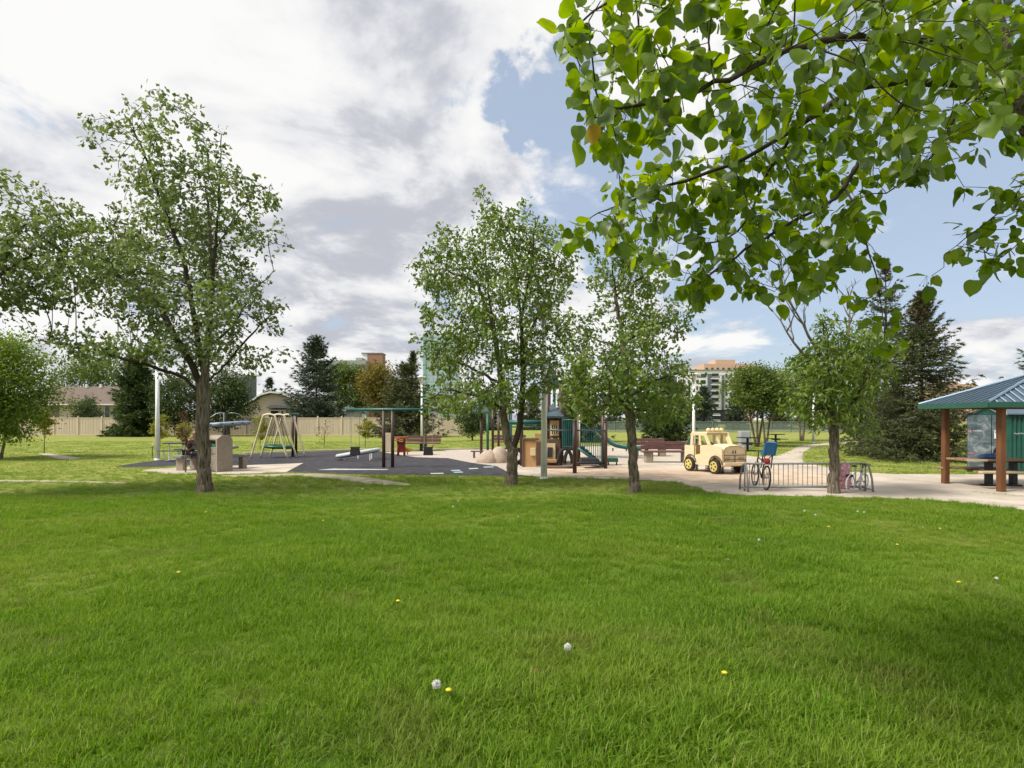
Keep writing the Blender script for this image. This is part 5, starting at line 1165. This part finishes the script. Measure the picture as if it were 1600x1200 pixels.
# slide
sl_ = MB(); path = [PW(930, 672, 26.5), PW(942, 684, 26.4), PW(952, 693, 26.2), (PW(962, 698, 26)), PW(975, 700.5, 25.8), PW(990, 702, 25.6), PW(1000, 703.5, 25.5)]
prof = [(-.30, .16), (-.27, .17), (-.24, .02), (.24, .02), (.27, .17), (.30, .16), (.27, -.03), (-.27, -.03)]; vs = []; 
for p in path:
    for a_, b_2 in prof: vs.append((p[0], p[1] + a_, p[2] + b_2))
n8 = len(prof); fs = [(i * n8 + k, i * n8 + (k + 1) % n8, (i + 1) * n8 + (k + 1) % n8, (i + 1) * n8 + k) for i in range(len(path) - 1) for k in range(n8)]
sl_.add(vs, fs); sl_.build('slide', TEAL, T, True)
for px, Yq in ((957, 26.1), (978, 25.8)): pp('slide_leg', BLACKST, px, px + 1.6, 700, 705, Yq, .08, None, 0)
# tyre arches under the deck
for px in (883, 893):
    c = PW(px, 724, 21.2); MB().tube([(c[0] + .26 * math.cos(q_), c[1], c[2] + .55 * math.sin(q_)) for q_ in np.linspace(0, math.pi, 14)], .065, 8).build('tyre_arch', DARK, T, True)
c = PW(812, 726, 21.8); MB().tube(ring_pts((c[0] - .1, c[1], .32), .26, 20, R(90), 'x', R(35)), .085, 8, closed=True).build('tyre', DARK, T, True)
# ---- wooden jeep on springs
T = thing('wooden_jeep', 'cream plywood play jeep on coil springs in the sand', 'play vehicle', (6.66, 18.75, .016), math.atan2(-.93, .37))
zb, zs, zr = .24, .92, 1.30       # sill, window sill, roof
def arc(cx, r, n=9): return [(cx + r * math.cos(a), zb + r * math.sin(a)) for a in np.linspace(0, math.pi, n)]
EDGE = mat('dark_brown_edge', (.07, .045, .028), .6)
for sy in (-1, 1):
    y0, y1 = sy * .45 - .018, sy * .45 + .018
    low = [(-.92, zb + .02), (-.90, .86), (-.36, .86), (-.36, .56), (-.12, .56), (-.12, .88), (.30, .92), (.82, .86), (.88, .80), (.88, zb)] + [(.60 + .27 * math.cos(a), zb + .30 * math.sin(a)) for a in np.linspace(0, math.pi, 9)] + [(-.12, zb), (-.36, zb)] + [(-.60 + .25 * math.cos(a), zb + .28 * math.sin(a)) for a in np.linspace(0, math.pi, 9)]
    s_ = MB().prism(low, 'y', y0, y1).build('side_panel', PLY, T)
    MB().prism([(-.36, .30), (-.12, .30), (-.12, .555), (-.36, .555)], 'y', y0 + .008, y1 - .008).build('door', mat('tan_ply', (.45, .31, .16), .6), T)
    MB().tube([(-.40, sy * .475, .86), (-.40, sy * .475, .45), (-.34, sy * .475, .43)], .014, 6).build('grab_bar', EDGE, T)
    up = MB(); up.prism([(-.62, .861), (-.50, .861), (-.46, zr - .12), (-.58, zr - .08)], 'y', y0, y1); up.prism([(-.20, .885), (-.08, .892), (-.10, zr - .10), (-.18, zr - .10)], 'y', y0, y1); up.prism([(.22, .915), (.34, .925), (.16, zr - .06), (.06, zr - .10)], 'y', y0, y1)
    up.prism([(-.60, zr - .10), (.14, zr - .10), (.17, zr - .05), (.12, zr), (-.54, zr), (-.60, zr - .05)], 'y', y0 - .002, y1 + .002); up.build('window_pillars', PLY, T)
    for cx, rr in ((.60, .30), (-.60, .28)):
        MB().tube([(cx + rr * math.cos(a), sy * .472, zb + .03 + rr * math.sin(a)) for a in np.linspace(.15, math.pi - .15, 12)], .018, 6).build('fender_trim', EDGE, T, True)
        w_ = MB().tube([(cx, sy * .50 - .05, .235), (cx, sy * .50 + .05, .235)], .235, 20).build('wheel', mat('dark_tyre', (.035, .025, .018), .8), T)
        ys = sy * .553; MB().tube([(cx, sy * .548, .235), (cx, ys + sy * .008, .235)], .165, 18).build('rim', YELLOW, w_)
        for k in range(5):
            a = k * 2 * math.pi / 5; MB().tube([(cx + .095 * math.cos(a), ys + sy * .006, .235 + .095 * math.sin(a)), (cx + .095 * math.cos(a), ys + sy * .014, .235 + .095 * math.sin(a))], .034, 8).build('rim_hole', CHAR, w_)
MB().prism([(-.43, .34), (.43, .34), (.43, .80), (.36, .865), (-.36, .865), (-.43, .80)], 'x', .86, .90).build('grille_panel', PLY, T)
hood = MB(); pr = [(-.43, .78), (-.38, .85), (-.2, .905), (.2, .905), (.38, .85), (.43, .78)]; hood.add([(x, y, z + (0 if x > .5 else .03)) for x in (.30, .93) for y, z in pr] + [(x, y, z - .025 + (0 if x > .5 else .03)) for x in (.30, .93) for y, z in pr], [(k, k + 1, 7 + k, 6 + k) for k in range(5)] + [(12 + k, 18 + k, 19 + k, 13 + k) for k in range(5)] + [(6 + k, 7 + k, 19 + k, 18 + k) for k in range(5)]); hood.build('hood', PLY, T)
for y in (-.05, .05): MB().box((.908, y, .70), (.02, .035, .10), bev=.008).build('grille_slot', EDGE, T)
for zz in (.60, .46): MB().tube([(.94, -.44, zz), (.94, .44, zz)], .012, 6).build('grille_bar', EDGE, T)
for y in (-.44, 0, .44): MB().tube([(.94, y, .38), (.94, y, .60 if y == 0 else .76)], .014, 6).build('grille_bar', EDGE, T)
MB().box((.94, 0, .33), (.07, .90, .10), bev=.015).build('bumper', PLY, T)
for y in (-.28, .28): MB().box((.915, y, .50), (.02, .22, .10), bev=.01).build('bumper_plate', mat('tan_ply', (.45, .31, .16)), T)
ws = MB(); x0_ = .24
for a, b in (((-.43, .90), (-.36, .90)), ((-.045, .90), (.045, .90)), ((.36, .90), (.43, .90))): ws.prism([a, b, (b[0], zr - .06), (a[0], zr - .06)], 'x', x0_, x0_ + .035)
ws.prism([(-.43, zr - .08), (.43, zr - .08), (.43, zr - .02), (.36, zr + .02), (-.36, zr + .02), (-.43, zr - .02)], 'x', x0_ - .002, x0_ + .037); ws.v = [(x - .22 * max(0, z - .9) / .4, y, z) for x, y, z in ws.v]; ws.build('windscreen_frame', PLY, T)
MB().box((-.22, 0, zr - .01), (.72, .85, .035), bev=.012).build('roof', PLY, T)
for y in (-.27, -.09, .09, .27): MB().ball((.04, y, zr + .075), .075, 12).build('roof_light', mat('cream_globe', (.66, .52, .28), .45), T, True)
MB().box((0, 0, .27), (1.7, .82, .05)).build('floor', PLY, T); MB().box((-.30, 0, .55), (.36, .80, .06), bev=.01).build('seat', YELLOW, T); MB().box((-.50, 0, .74), (.05, .80, .36), bev=.01).build('seat_back', mat('tan_ply', (.45, .31, .16)), T)
MB().tube(ring_pts((.12, -.2, .86), .13, 18, R(60)), .014, 6, closed=True).build('steering_wheel', BLACKST, T)
MB().prism([(-.90, .865), (-.64, .865), (-.64, 1.16)], 'y', -.02, .02).build('rear_gusset', GREENP, T, loc=(0, -.40, 0)); MB().tube([(-.90, -.42, .88), (-.62, -.42, 1.20)], .016, 6).build('rear_brace', GREYST, T)
for x, y in ((.62, -.25), (.62, .25), (-.6, -.25), (-.6, .25)):
    MB().tube([(x + .075 * math.cos(a), y + .075 * math.sin(a), .015 + .235 * a / (9 * math.pi)) for a in np.linspace(0, 9 * math.pi, 60)], .014, 5).build('spring', BLACKST, T, True)
# ================================================================ bike rack and bikes
Yr = 13.85; T = thing('bike_rack', 'galvanised grid bike rack beside the small tree', 'bike rack', (gx(1258, Yr), Yr, .008)); hw = 1.47
RK_ = mat('weathered_galvanised', (.26, .26, .26), .5, .2, 8, .2, 50, .35)
MB().tube([(-hw, 0, .66), (hw, 0, .66)], .024, 8).build('top_rail', RK_, T, True); MB().tube([(-hw, 0, .10), (hw, 0, .10)], .03, 8).build('bottom_rail', RK_, T, True)
bar_me = MB().tube([(0, 0, .11), (0, 0, .655)], .009, 6).mesh('bar', RK_)
for k in range(1, 25): obj('bar', bar_me, T, (-hw + 2 * hw * k / 25, 0, 0))
for sx in (-1, 1):
    x = sx * hw; MB().tube([(x, 0, .66), (x + sx * .01, -.12, .60), (x + sx * .02, -.22, .3), (x + sx * .02, -.26, 0)], .024, 8).build('end_leg', RK_, T, True); MB().tube([(x, 0, .66), (x + sx * .01, .12, .60), (x + sx * .02, .22, .3), (x + sx * .02, .26, 0)], .024, 8).build('end_leg', RK_, T, True); MB().tube([(x, 0, .66), (x, 0, .0)], .02, 8).build('end_post', RK_, T, True); MB().tube([(x, -.25, .06), (x, .25, .06)], .018, 8).build('foot_bar', RK_, T, True)
def bicycle(label, x, y, rz, s, frame, tyre, seat=True, child=False, lean=.05):
    T = thing('bicycle', label, 'bicycle', (x, y, .008), rz); T.rotation_euler = (lean, 0, rz); T.scale = (s, s, s); r = .33; wb = 1.02
    for wx in (0, wb):
        w_ = MB().tube(ring_pts((wx, 0, r), r - .02, 30, R(90), 'x'), .022, 7, closed=True).build('wheel', tyre, T, True); MB().tube(ring_pts((wx, 0, r), r - .045, 30, R(90), 'x'), .009, 5, closed=True).build('rim', GREYST, w_, True)
        sp_ = MB()
        for k in range(14): a = k * 2 * math.pi / 14; sp_.tube([(wx + .02 * math.cos(a + .5), 0, r + .02 * math.sin(a + .5)), (wx + (r - .05) * math.cos(a), 0, r + (r - .05) * math.sin(a))], .0022, 3)
        sp_.build('spoke', GREYST, w_); MB().tube([(wx, -.05, r), (wx, .05, r)], .02, 8).build('hub', GREYST, w_)
    bb = (.42, 0, .28); st = (.28, 0, .80); hd1 = (.83, 0, .83); hd0 = (.87, 0, .70); fr = MB()
    for a, b, rr in ((bb, st, .017), (bb, hd0, .020), ((.30, 0, .74), hd1, .018), (hd0, hd1, .021)): fr.tube([a, b], rr, 8)
    for sy in (-1, 1): fr.tube([bb, (0, sy * .05, r)], .009, 6).tube([(.30, 0, .74), (0, sy * .05, r)], .008, 6)
    fr.build('frame', frame, T, True); fk = MB()
    for sy in (-1, 1): fk.tube([(.87, sy * .04, .70), (.94, sy * .045, .5), (wb, sy * .05, r)], .012, 6)
    fk.build('fork', frame, T, True)
    MB().tube([(.82, 0, .83), (.80, 0, .97), (.84, 0, 1.0)], .014, 8).build('stem', BLACKST, T); hb = MB().tube([(.74, -.30, 1.0), (.82, -.2, 1.02), (.85, 0, 1.0), (.82, .2, 1.02), (.74, .30, 1.0)], .013, 8).build('handlebar', BLACKST, T, True)
    for sy in (-1, 1): MB().tube([(.68, sy * .325, .99), (.76, sy * .285, 1.005)], .019, 8).build('grip', DARK, hb)
    MB().tube([st, (.25, 0, .93)], .013, 8).build('seat_post', GREYST, T); sd2 = MB().ball((.24, 0, .95), .13, 12, (1.05, .62, .28)); sd2.v = [(x, y_ * (1.25 - 1.6 * (x - .14)) if x > .14 else y_ * 1.25, z) for x, y_, z in sd2.v]; sd2.build('saddle', DARK, T, True)
    MB().tube(ring_pts((.42, -.05, .28), .09, 16, R(90), 'x'), .008, 5, closed=True).build('chainring', GREYST, T)
    for sg in (-1, 1): MB().tube([(.42, sg * .07, .28), (.42 + sg * .11, sg * .08, .28 - sg * .12)], .011, 6).build('crank', GREYST, T); MB().box((.42 + sg * .12, sg * .13, .28 - sg * .13), (.09, .09, .02)).build('pedal', DARK, T)
    if child:
        BLUEP = mat('bright_blue_plastic', (.03, .17, .45), .4, .15); c = MB().prism([(-.12, .95), (.12, .92), (.14, .96), (-.05, 1.0), (-.20, 1.30), (-.29, 1.28)], 'y', -.12, .12).build('child_seat', BLUEP, T)
        for sy in (-1, 1): MB().prism([(-.14, .94), (.12, .92), (.08, 1.02), (-.08, 1.08), (-.18, 1.26), (-.27, 1.26)], 'y', sy * .14 - .013, sy * .14 + .013).build('seat_wing', BLUEP, c); MB().tube([(-.0, sy * .12, .93), (.10, sy * .13, .58)], .018, 6).build('leg_rest', DARK, c)
        MB().tube([(.26, 0, .70), (.0, .08, .90), (-.1, .08, .94)], .012, 6).tube([(.26, 0, .70), (.0, -.08, .90), (-.1, -.08, .94)], .012, 6).build('seat_carrier', BLACKST, c)
        MB().box((-.12, .06, .78), (.2, .14, .15), .1, .04).build('red_pannier', mat('red_cloth', (.32, .03, .035), .8), T, True)
    return T
bicycle('dark bicycle with blue child seat parked in the rack', 6.24, 13.98, R(83), .92, mat('dark_bike_paint', (.03, .03, .035), .35), DARK, child=True)
bicycle('white and teal child bicycle at the tree end of the rack', gx(1328, 13.5), 13.5, R(34), .66, mat('white_teal_paint', (.30, .52, .52), .35, .4, 3, col2=(.68, .70, .70)), mat('white_tyre', (.60, .58, .56), .7))
# pink bag hanging from the rack
PINK = mat('pink_floral_cloth', (.60, .10, .19), .85, .5, 16, .3, 30, col2=(.78, .50, .55), detail=3)
T = thing('bag', 'pink floral cloth bag hanging on the rack beside the tree trunk', 'bag', (gx(1318, 13.55), 13.55, .0))
b = MB().box((0, 0, .54), (.27, .13, .30), .1, .05).box((.01, .01, .24), (.29, .15, .31), -.08, .055)
b.build('cloth', PINK, T, True); MB().tube([(-.1, 0, .66), (-.06, .1, .78), (.0, .30, .70), (.06, .1, .78), (.1, 0, .66)], .012, 6).build('strap', PINK, T, True); MB().box((.10, -.08, .41), (.16, .05, .06), bev=.02).build('buckle', DARK, T)

# ================================================================ shelter, its table, the shed
RUSTW = mat('brown_stained_post', (.135, .052, .017), .6, .25, 3, .3, 20, stretch=(4, 4, .4), col2=(.19, .075, .026))
ROOFM = mat('blue_grey_metal_roof', (.10, .145, .19), .35, .12, 1.5, .1, 20, .5); FASC = mat('dark_green_fascia', (.022, .095, .065), .45, .15, 3)
X0, X1, Ya, Yb = 11.24, 15.8, 13.40, 15.72; C = ((X0 + X1) / 2, (Ya + Yb) / 2)
T = thing('picnic_shelter', 'picnic shelter with blue-grey hipped metal roof on brown posts', 'shelter', (C[0], C[1], .008))
ze, za = 2.13, 2.95; hx, hy = (X1 - X0) / 2, (Yb - Ya) / 2; px_, py_ = hx - .52, hy - .28
for sx, sy in ((-1, -1), (1, -1), (1, 1), (-1, 1)): MB().box((sx * px_, sy * py_, 1.03), (.145, .145, 2.08), 0, .012).build('post', RUSTW, T)
cor = [Vector((-hx, -hy, ze)), Vector((hx, -hy, ze)), Vector((hx, hy, ze)), Vector((-hx, hy, ze))]; Tp = Vector((0, 0, za)); dn = Vector((0, 0, -.05)); LIFT = Vector((0, 0, .02))
PALE = mat('pale_blue_ridge', (.20, .28, .36), .35, .1, 2, metal=.4)
for k in range(4):
    A_, B_ = cor[k], cor[(k + 1) % 4]; mid = (A_ + B_) / 2; Ln = (B_ - A_).length; ang = math.atan2((B_ - A_).y, (B_ - A_).x)
    f = MB().add([A_, B_, Tp, A_ + dn, B_ + dn, Tp + dn], [(0, 1, 2), (5, 4, 3), (0, 3, 4, 1), (1, 4, 5, 2), (2, 5, 3, 0)]).build('roof_panel', ROOFM, T)
    ns = int(Ln / .2)
    for j in range(1, ns):
        u_ = j / ns; e_ = A_.lerp(B_, u_); top = e_ + (Tp - mid) * (1 - abs(2 * u_ - 1)) * .985
        MB().tube([e_ + LIFT, top + LIFT], .015, 4).build('seam', PALE if k == 0 else ROOFM, f)
    MB().tube([A_ + LIFT * 1.5, Tp + LIFT * 1.5], .035, 6).build('hip_cap', PALE, f)
    MB().box((mid.x * 1.005, mid.y * 1.005, ze - .045), (Ln - .02, .045, .13), ang).build('fascia', FASC, T)
    m2 = Vector((mid.x / hx * px_ if abs(mid.x) > .1 else 0, mid.y / hy * py_ if abs(mid.y) > .1 else 0, ze - .075)); MB().box(m2, ((2 * px_ if k % 2 == 0 else 2 * py_) - .18, .09, .07), ang).build('beam', RUSTW, T)
TBW = mat('weathered_table_plank', (.23, .13, .075), .7, .25, 3, .2, 20, stretch=(.4, 4, 4), col2=(.34, .22, .13)); TBL = mat('pale_new_plank', (.52, .42, .27), .7, .1, 3, stretch=(.4, 4, 4))
T = thing('picnic_table', 'long wooden plank picnic table on black pedestals under the shelter', 'picnic table', (gx(1546, 14.9), 14.9, .008))
for i, y in enumerate((-.30, -.15, 0, .15, .30)): MB().box((0, y, .69), (1.72, .14, .05), bev=.006).build('top_plank', TBW, T)
MB().box((-.62, -.376, .692), (.52, .012, .054)).build('pale_edge', TBL, T)
for sy in (-1, 1):
    for q in (0, 1): MB().box((.02, sy * (.58 + .15 * q), .42), (1.72, .14, .05), bev=.006).build('bench_plank', TBW if sy > 0 else TBL if q else TBW, T)
for sx in (-.02, .62):
    MB().box((sx, 0, .33), (.14, .14, .66), bev=.01).build('pedestal', BLACKST, T); MB().box((sx, 0, .38), (.09, 1.42, .05)).build('bench_arm', BLACKST, T); MB().box((sx, 0, .64), (.09, .66, .05)).build('top_arm', BLACKST, T); MB().box((sx, 0, .02), (.26, .26, .04)).build('foot', BLACKST, T)
# things on the table
zt = .008 + .716; b = MB().ball((0, 0, .05), 1, 16, (.28, .17, .075), .16, 8); b.v = [(x, y, max(z, .002)) for x, y, z in b.v]; tag(b.build('jacket', mat('blue_cloth', (.06, .13, .34), .85, .35, 14, .5, 25), None, True, (gx(1546, 14.85), 14.85, zt)), 'blue cloth jacket heaped on the shelter table', 'jacket')
T = thing('helmet', 'navy bicycle helmet with white strap on the shelter table', 'helmet', (gx(1562, 14.8), 14.8, zt)); h_ = MB().lathe([(.125, .10), (.13, .16), (.12, .24), (.08, .30), (.02, .32)], 18).build('shell', mat('navy_shell', (.012, .016, .045), .35), T, True); MB().tube([(-.12, 0, .16), (-.13, -.02, .06), (-.05, -.06, .01), (.06, -.06, .01), (.12, 0, .12)], .009, 6).build('strap', WHITE, T, True); MB().lathe([(.10, .001), (.11, .05), (.12, .10)], 14).build('lining', WHITE, T)
# green shed with chalky graffiti
def shed_paint():
    mt = bpy.data.materials.new('graffiti_green_metal'); mt.use_nodes = True; nt = mt.node_tree; N = nt.nodes.new; L = nt.links.new; b = nt.nodes['Principled BSDF']
    tc = N('ShaderNodeTexCoord'); mp = N('ShaderNodeMapping'); L(tc.outputs['Object'], mp.inputs[0]); mp.inputs['Scale'].default_value = (2.0, 1, 2.2)
    n = N('ShaderNodeTexNoise'); L(mp.outputs[0], n.inputs[0]); n.inputs['Scale'].default_value = 1.6; n.inputs['Detail'].default_value = 8; n.inputs['Roughness'].default_value = .72; n.inputs['Distortion'].default_value = .8
    r = N('ShaderNodeValToRGB'); L(n.outputs[0], r.inputs[0]); e = r.color_ramp.elements; e[0].position = .38; e[0].color = (.028, .060, .066, 1); e[1].position = .72; e[1].color = (.36, .37, .40, 1); q = e.new(.50); q.color = (.085, .115, .13, 1)
    L(r.outputs[0], b.inputs['Base Color']); b.inputs['Roughness'].default_value = .55; return mt
GRAF = shed_paint(); SHEDG = mat('dark_green_shed_metal', (.012, .075, .055), .45, .2, 4)
Y = 18.9; T = thing('shed', 'dark green metal shed with chalky graffiti behind the shelter', 'shed', (gx(1511, Y), Y, 0), -math.atan2(711, F)); TH = math.atan2(711, F)
X = lambda px: math.hypot(gx(1511, 18.9), 18.9) * math.tan(math.atan2(px - CX, F) - TH)
Z = lambda py: gz(py, 18.9)
MB().box(((X(1511) + X(1650)) / 2, 1.2, Z(648) / 2), (X(1650) - X(1511), 2.3, Z(648))).build('wall', SHEDG, T)
for px0, px1 in ((1511.5, 1549), (1549.6, 1566)): MB().box(((X(px0) + X(px1)) / 2, .025, Z(648) / 2 + .02), (X(px1) - X(px0) - .01, .05, Z(648) - .06)).build('door', GRAF, T)
for k in range(9): px = 1579 + k * 7; MB().box((X(px), .03, Z(648) / 2), (.05, .05, Z(648) - .04)).build('wall_rib', SHEDG, T)
MB().prism([(X(1511), Z(648)), (X(1566), Z(648)), (X(1538.5), Z(635.5))], 'y', .03, .2).build('gable', SHEDG, T)
g_ = MB().tube([(X(1520), .02, Z(646)), (X(1538.5), .02, Z(636.4)), (X(1560), .02, Z(646))], .012, 5).build('gable_trim', mat('pale_trim_metal', (.42, .45, .48), .5), T)
MB().add([(X(1506), -.1, Z(646)), (X(1538.5), -.1, Z(633)), (X(1572), -.1, Z(646)), (X(1506), 2.4, Z(646)), (X(1538.5), 2.4, Z(633)), (X(1572), 2.4, Z(646))], [(0, 1, 4, 3), (1, 2, 5, 4)]).build('roof', SHEDG, T)
MB().add([(X(1573), -.12, Z(646.5)), (X(1655), -.12, Z(646.5)), (X(1655), 1.2, Z(628)), (X(1573), 1.2, Z(628)), (X(1573), -.12, Z(648)), (X(1655), -.12, Z(648))], [(0, 1, 2, 3), (4, 5, 1, 0)]).build('side_roof', ROOFM, T)
MB().box((X(1557.5), -.012, Z(678.5)), (.13, .02, .27)).build('notice', mat('white_paper', (.62, .62, .62), .8), T); MB().box((X(1557.5), -.0245, Z(674.5)), (.10, .004, .03)).build('notice_heading', CHAR, T)
CHALK = mat('chalk_paint', (.5, .52, .54), .9, .2, 10)
def scrawl(px0, px1, py, amp, seed, m):
    r = random.Random(seed); n = 26; pts = [(X(px0 + (px1 - px0) * i / n), -.008, Z(py + amp * math.sin(i * 1.9 + r.uniform(-.4, .4)) * r.uniform(.4, 1))) for i in range(n + 1)]; MB().tube(pts, .007, 4).build('chalk_scrawl', m, T)
scrawl(1520, 1534, 673, 2, 1, CHALK); scrawl(1584, 1612, 676.5, 1.6, 2, CHALK); scrawl(1513, 1518, 674, 3, 3, mat('pink_chalk', (.45, .22, .24), .9)); scrawl(1514, 1522, 708, 2.2, 4, mat('pink_chalk2', (.55, .14, .28), .9)); scrawl(1514, 1526, 714, 2, 5, mat('blue_chalk', (.10, .20, .36), .9))

# ================================================================ far small furniture
def steel_table(label, px, py):
    Y = gy(py); T = thing('metal_table', label, 'picnic table', (gx(px, Y), Y, 0)); MB().box((0, 0, .74), (.95, .7, .05), bev=.01).build('top', BLACKST, T); MB().box((0, 0, .36), (.10, .10, .72)).build('pedestal', BLACKST, T)
    for sy in (-.55, .55): MB().box((0, sy, .44), (1.05, .22, .04), bev=.01).build('seat', BLACKST, T)
    MB().box((0, 0, .38), (.06, 1.2, .05)).build('arm', BLACKST, T)
steel_table('black steel picnic table on the lawn behind the blue child seat', 1212, 696)
steel_table('black steel picnic table right of the wooden jeep roof', 1168, 705)
Y = 34; T = thing('utility_cabinet', 'pale grey utility cabinet behind the wooden jeep', 'cabinet', (gx(1163, Y), Y, 0)); MB().box((0, 0, .52), (.62, .45, 1.04), bev=.02).build('body', mat('grey_cabinet', (.34, .35, .38), .6), T); MB().box((0, -.23, .52), (.5, .02, .9), bev=.008).build('door', mat('grey_cabinet', (.34, .35, .38)), T)
for label, px, py, tp in (('thin white-tipped stake by the cream basket swing', 394, 710, 688), ('thin white-tipped stake by the lamp on the rubber edge', 238, 717, 692)):
    Y = gy(py); T = thing('stake', label, 'stake', (gx(px, Y), Y, 0)); hh = (py - tp) * Y / F; MB().tube([(0, 0, -.05), (0, 0, hh * .8)], .014, 6).build('shaft', BLACKST, T); MB().tube([(0, 0, hh * .8), (0, 0, hh)], .016, 6).build('tip', WHITE, T)

# ================================================================ dandelions and litter in the lawn
PUFF = mat('dandelion_puff', (.74, .74, .70), .9, .2, 60); DYEL = mat('dandelion_yellow', (.62, .46, .02), .7); STEM = mat('dandelion_stem', (.16, .20, .06), .7)
def on_lawn(px, py):
    Y = gy(py); x = gx(px, Y); return x, Y, float(hz(np.array(x), np.array(Y)))
for px, py, big in ((708, 801, .024), (716, 791, .018), (887, 1045, .028), (682, 1113, .030), (1186, 859, .018), (1257, 808, .018), (1274, 814, .016), (1340, 809, .018), (1350, 810, .016), (1557, 928, .016), (810, 817, .016)):
    x, Y, z = on_lawn(px, py); T = thing('dandelion', 'white dandelion puffball standing in the grass', 'dandelion', (x, Y, z), 0, 'dandelion puffballs in the lawn')
    h_ = .10; MB().tube([(0, 0, 0), (.006, 0, h_ * .6), (0, 0, h_)], .0025, 5).build('stem', STEM, T); p = MB().ball((0, 0, h_ + big * .7), big * .28, 8); r2 = random.Random(px)
    for _ in range(150):
        v = Vector((r2.gauss(0, 1), r2.gauss(0, 1), r2.gauss(0, 1))).normalized(); c = Vector((0, 0, h_ + big * .7)); e1 = v.orthogonal().normalized() * big * .10; e2 = v.cross(e1); t_ = c + v * big * r2.uniform(.75, 1.0)
        p.add([c + e1 * .1, t_ + e1, t_ + e2, t_ - e1 - e2], [(0, 1, 2), (0, 2, 3), (1, 3, 2)])
    p.build('puff', PUFF, T)
for px, py in ((622, 955), (1132, 1073), (701, 1113), (1295, 833), (1402, 861), (1498, 933), (322, 808), (505, 822), (279, 911), (1469, 834)):
    x, Y, z = on_lawn(px, py); T = thing('dandelion', 'yellow dandelion flower in the grass', 'dandelion', (x, Y, z), 0, 'yellow dandelions in the lawn')
    MB().tube([(0, 0, 0), (.004, 0, .05), (0, 0, .085)], .0025, 5).build('stem', STEM, T); MB().lathe([(.004, .083), (.016, .088), (.019, .095), (.010, .101)], 14).build('flower_head', DYEL, T)
for lab, px, py, col in (('curled dry tan leaf lying on the grass', 1139, 879, (.34, .25, .11)), ('small rusty leaf lying low in the grass', 829, 1067, (.16, .06, .03)), ('pale scrap of paper on the lawn before the worn trail', 565, 767, (.6, .6, .58))):
    x, Y, z = on_lawn(px, py); hv, hf = HEARTS[1]; m_ = tri_mesh('fallen_leaf', hv * .05, hf, mat(lab[:12], col, .8, .2, 20), True); o_ = obj('fallen_leaf' if 'leaf' in lab else 'paper_scrap', m_, None, (x, Y, z + .05)); o_.rotation_euler = (.35, -.3, px); tag(o_, lab, 'leaf' if 'leaf' in lab else 'paper')
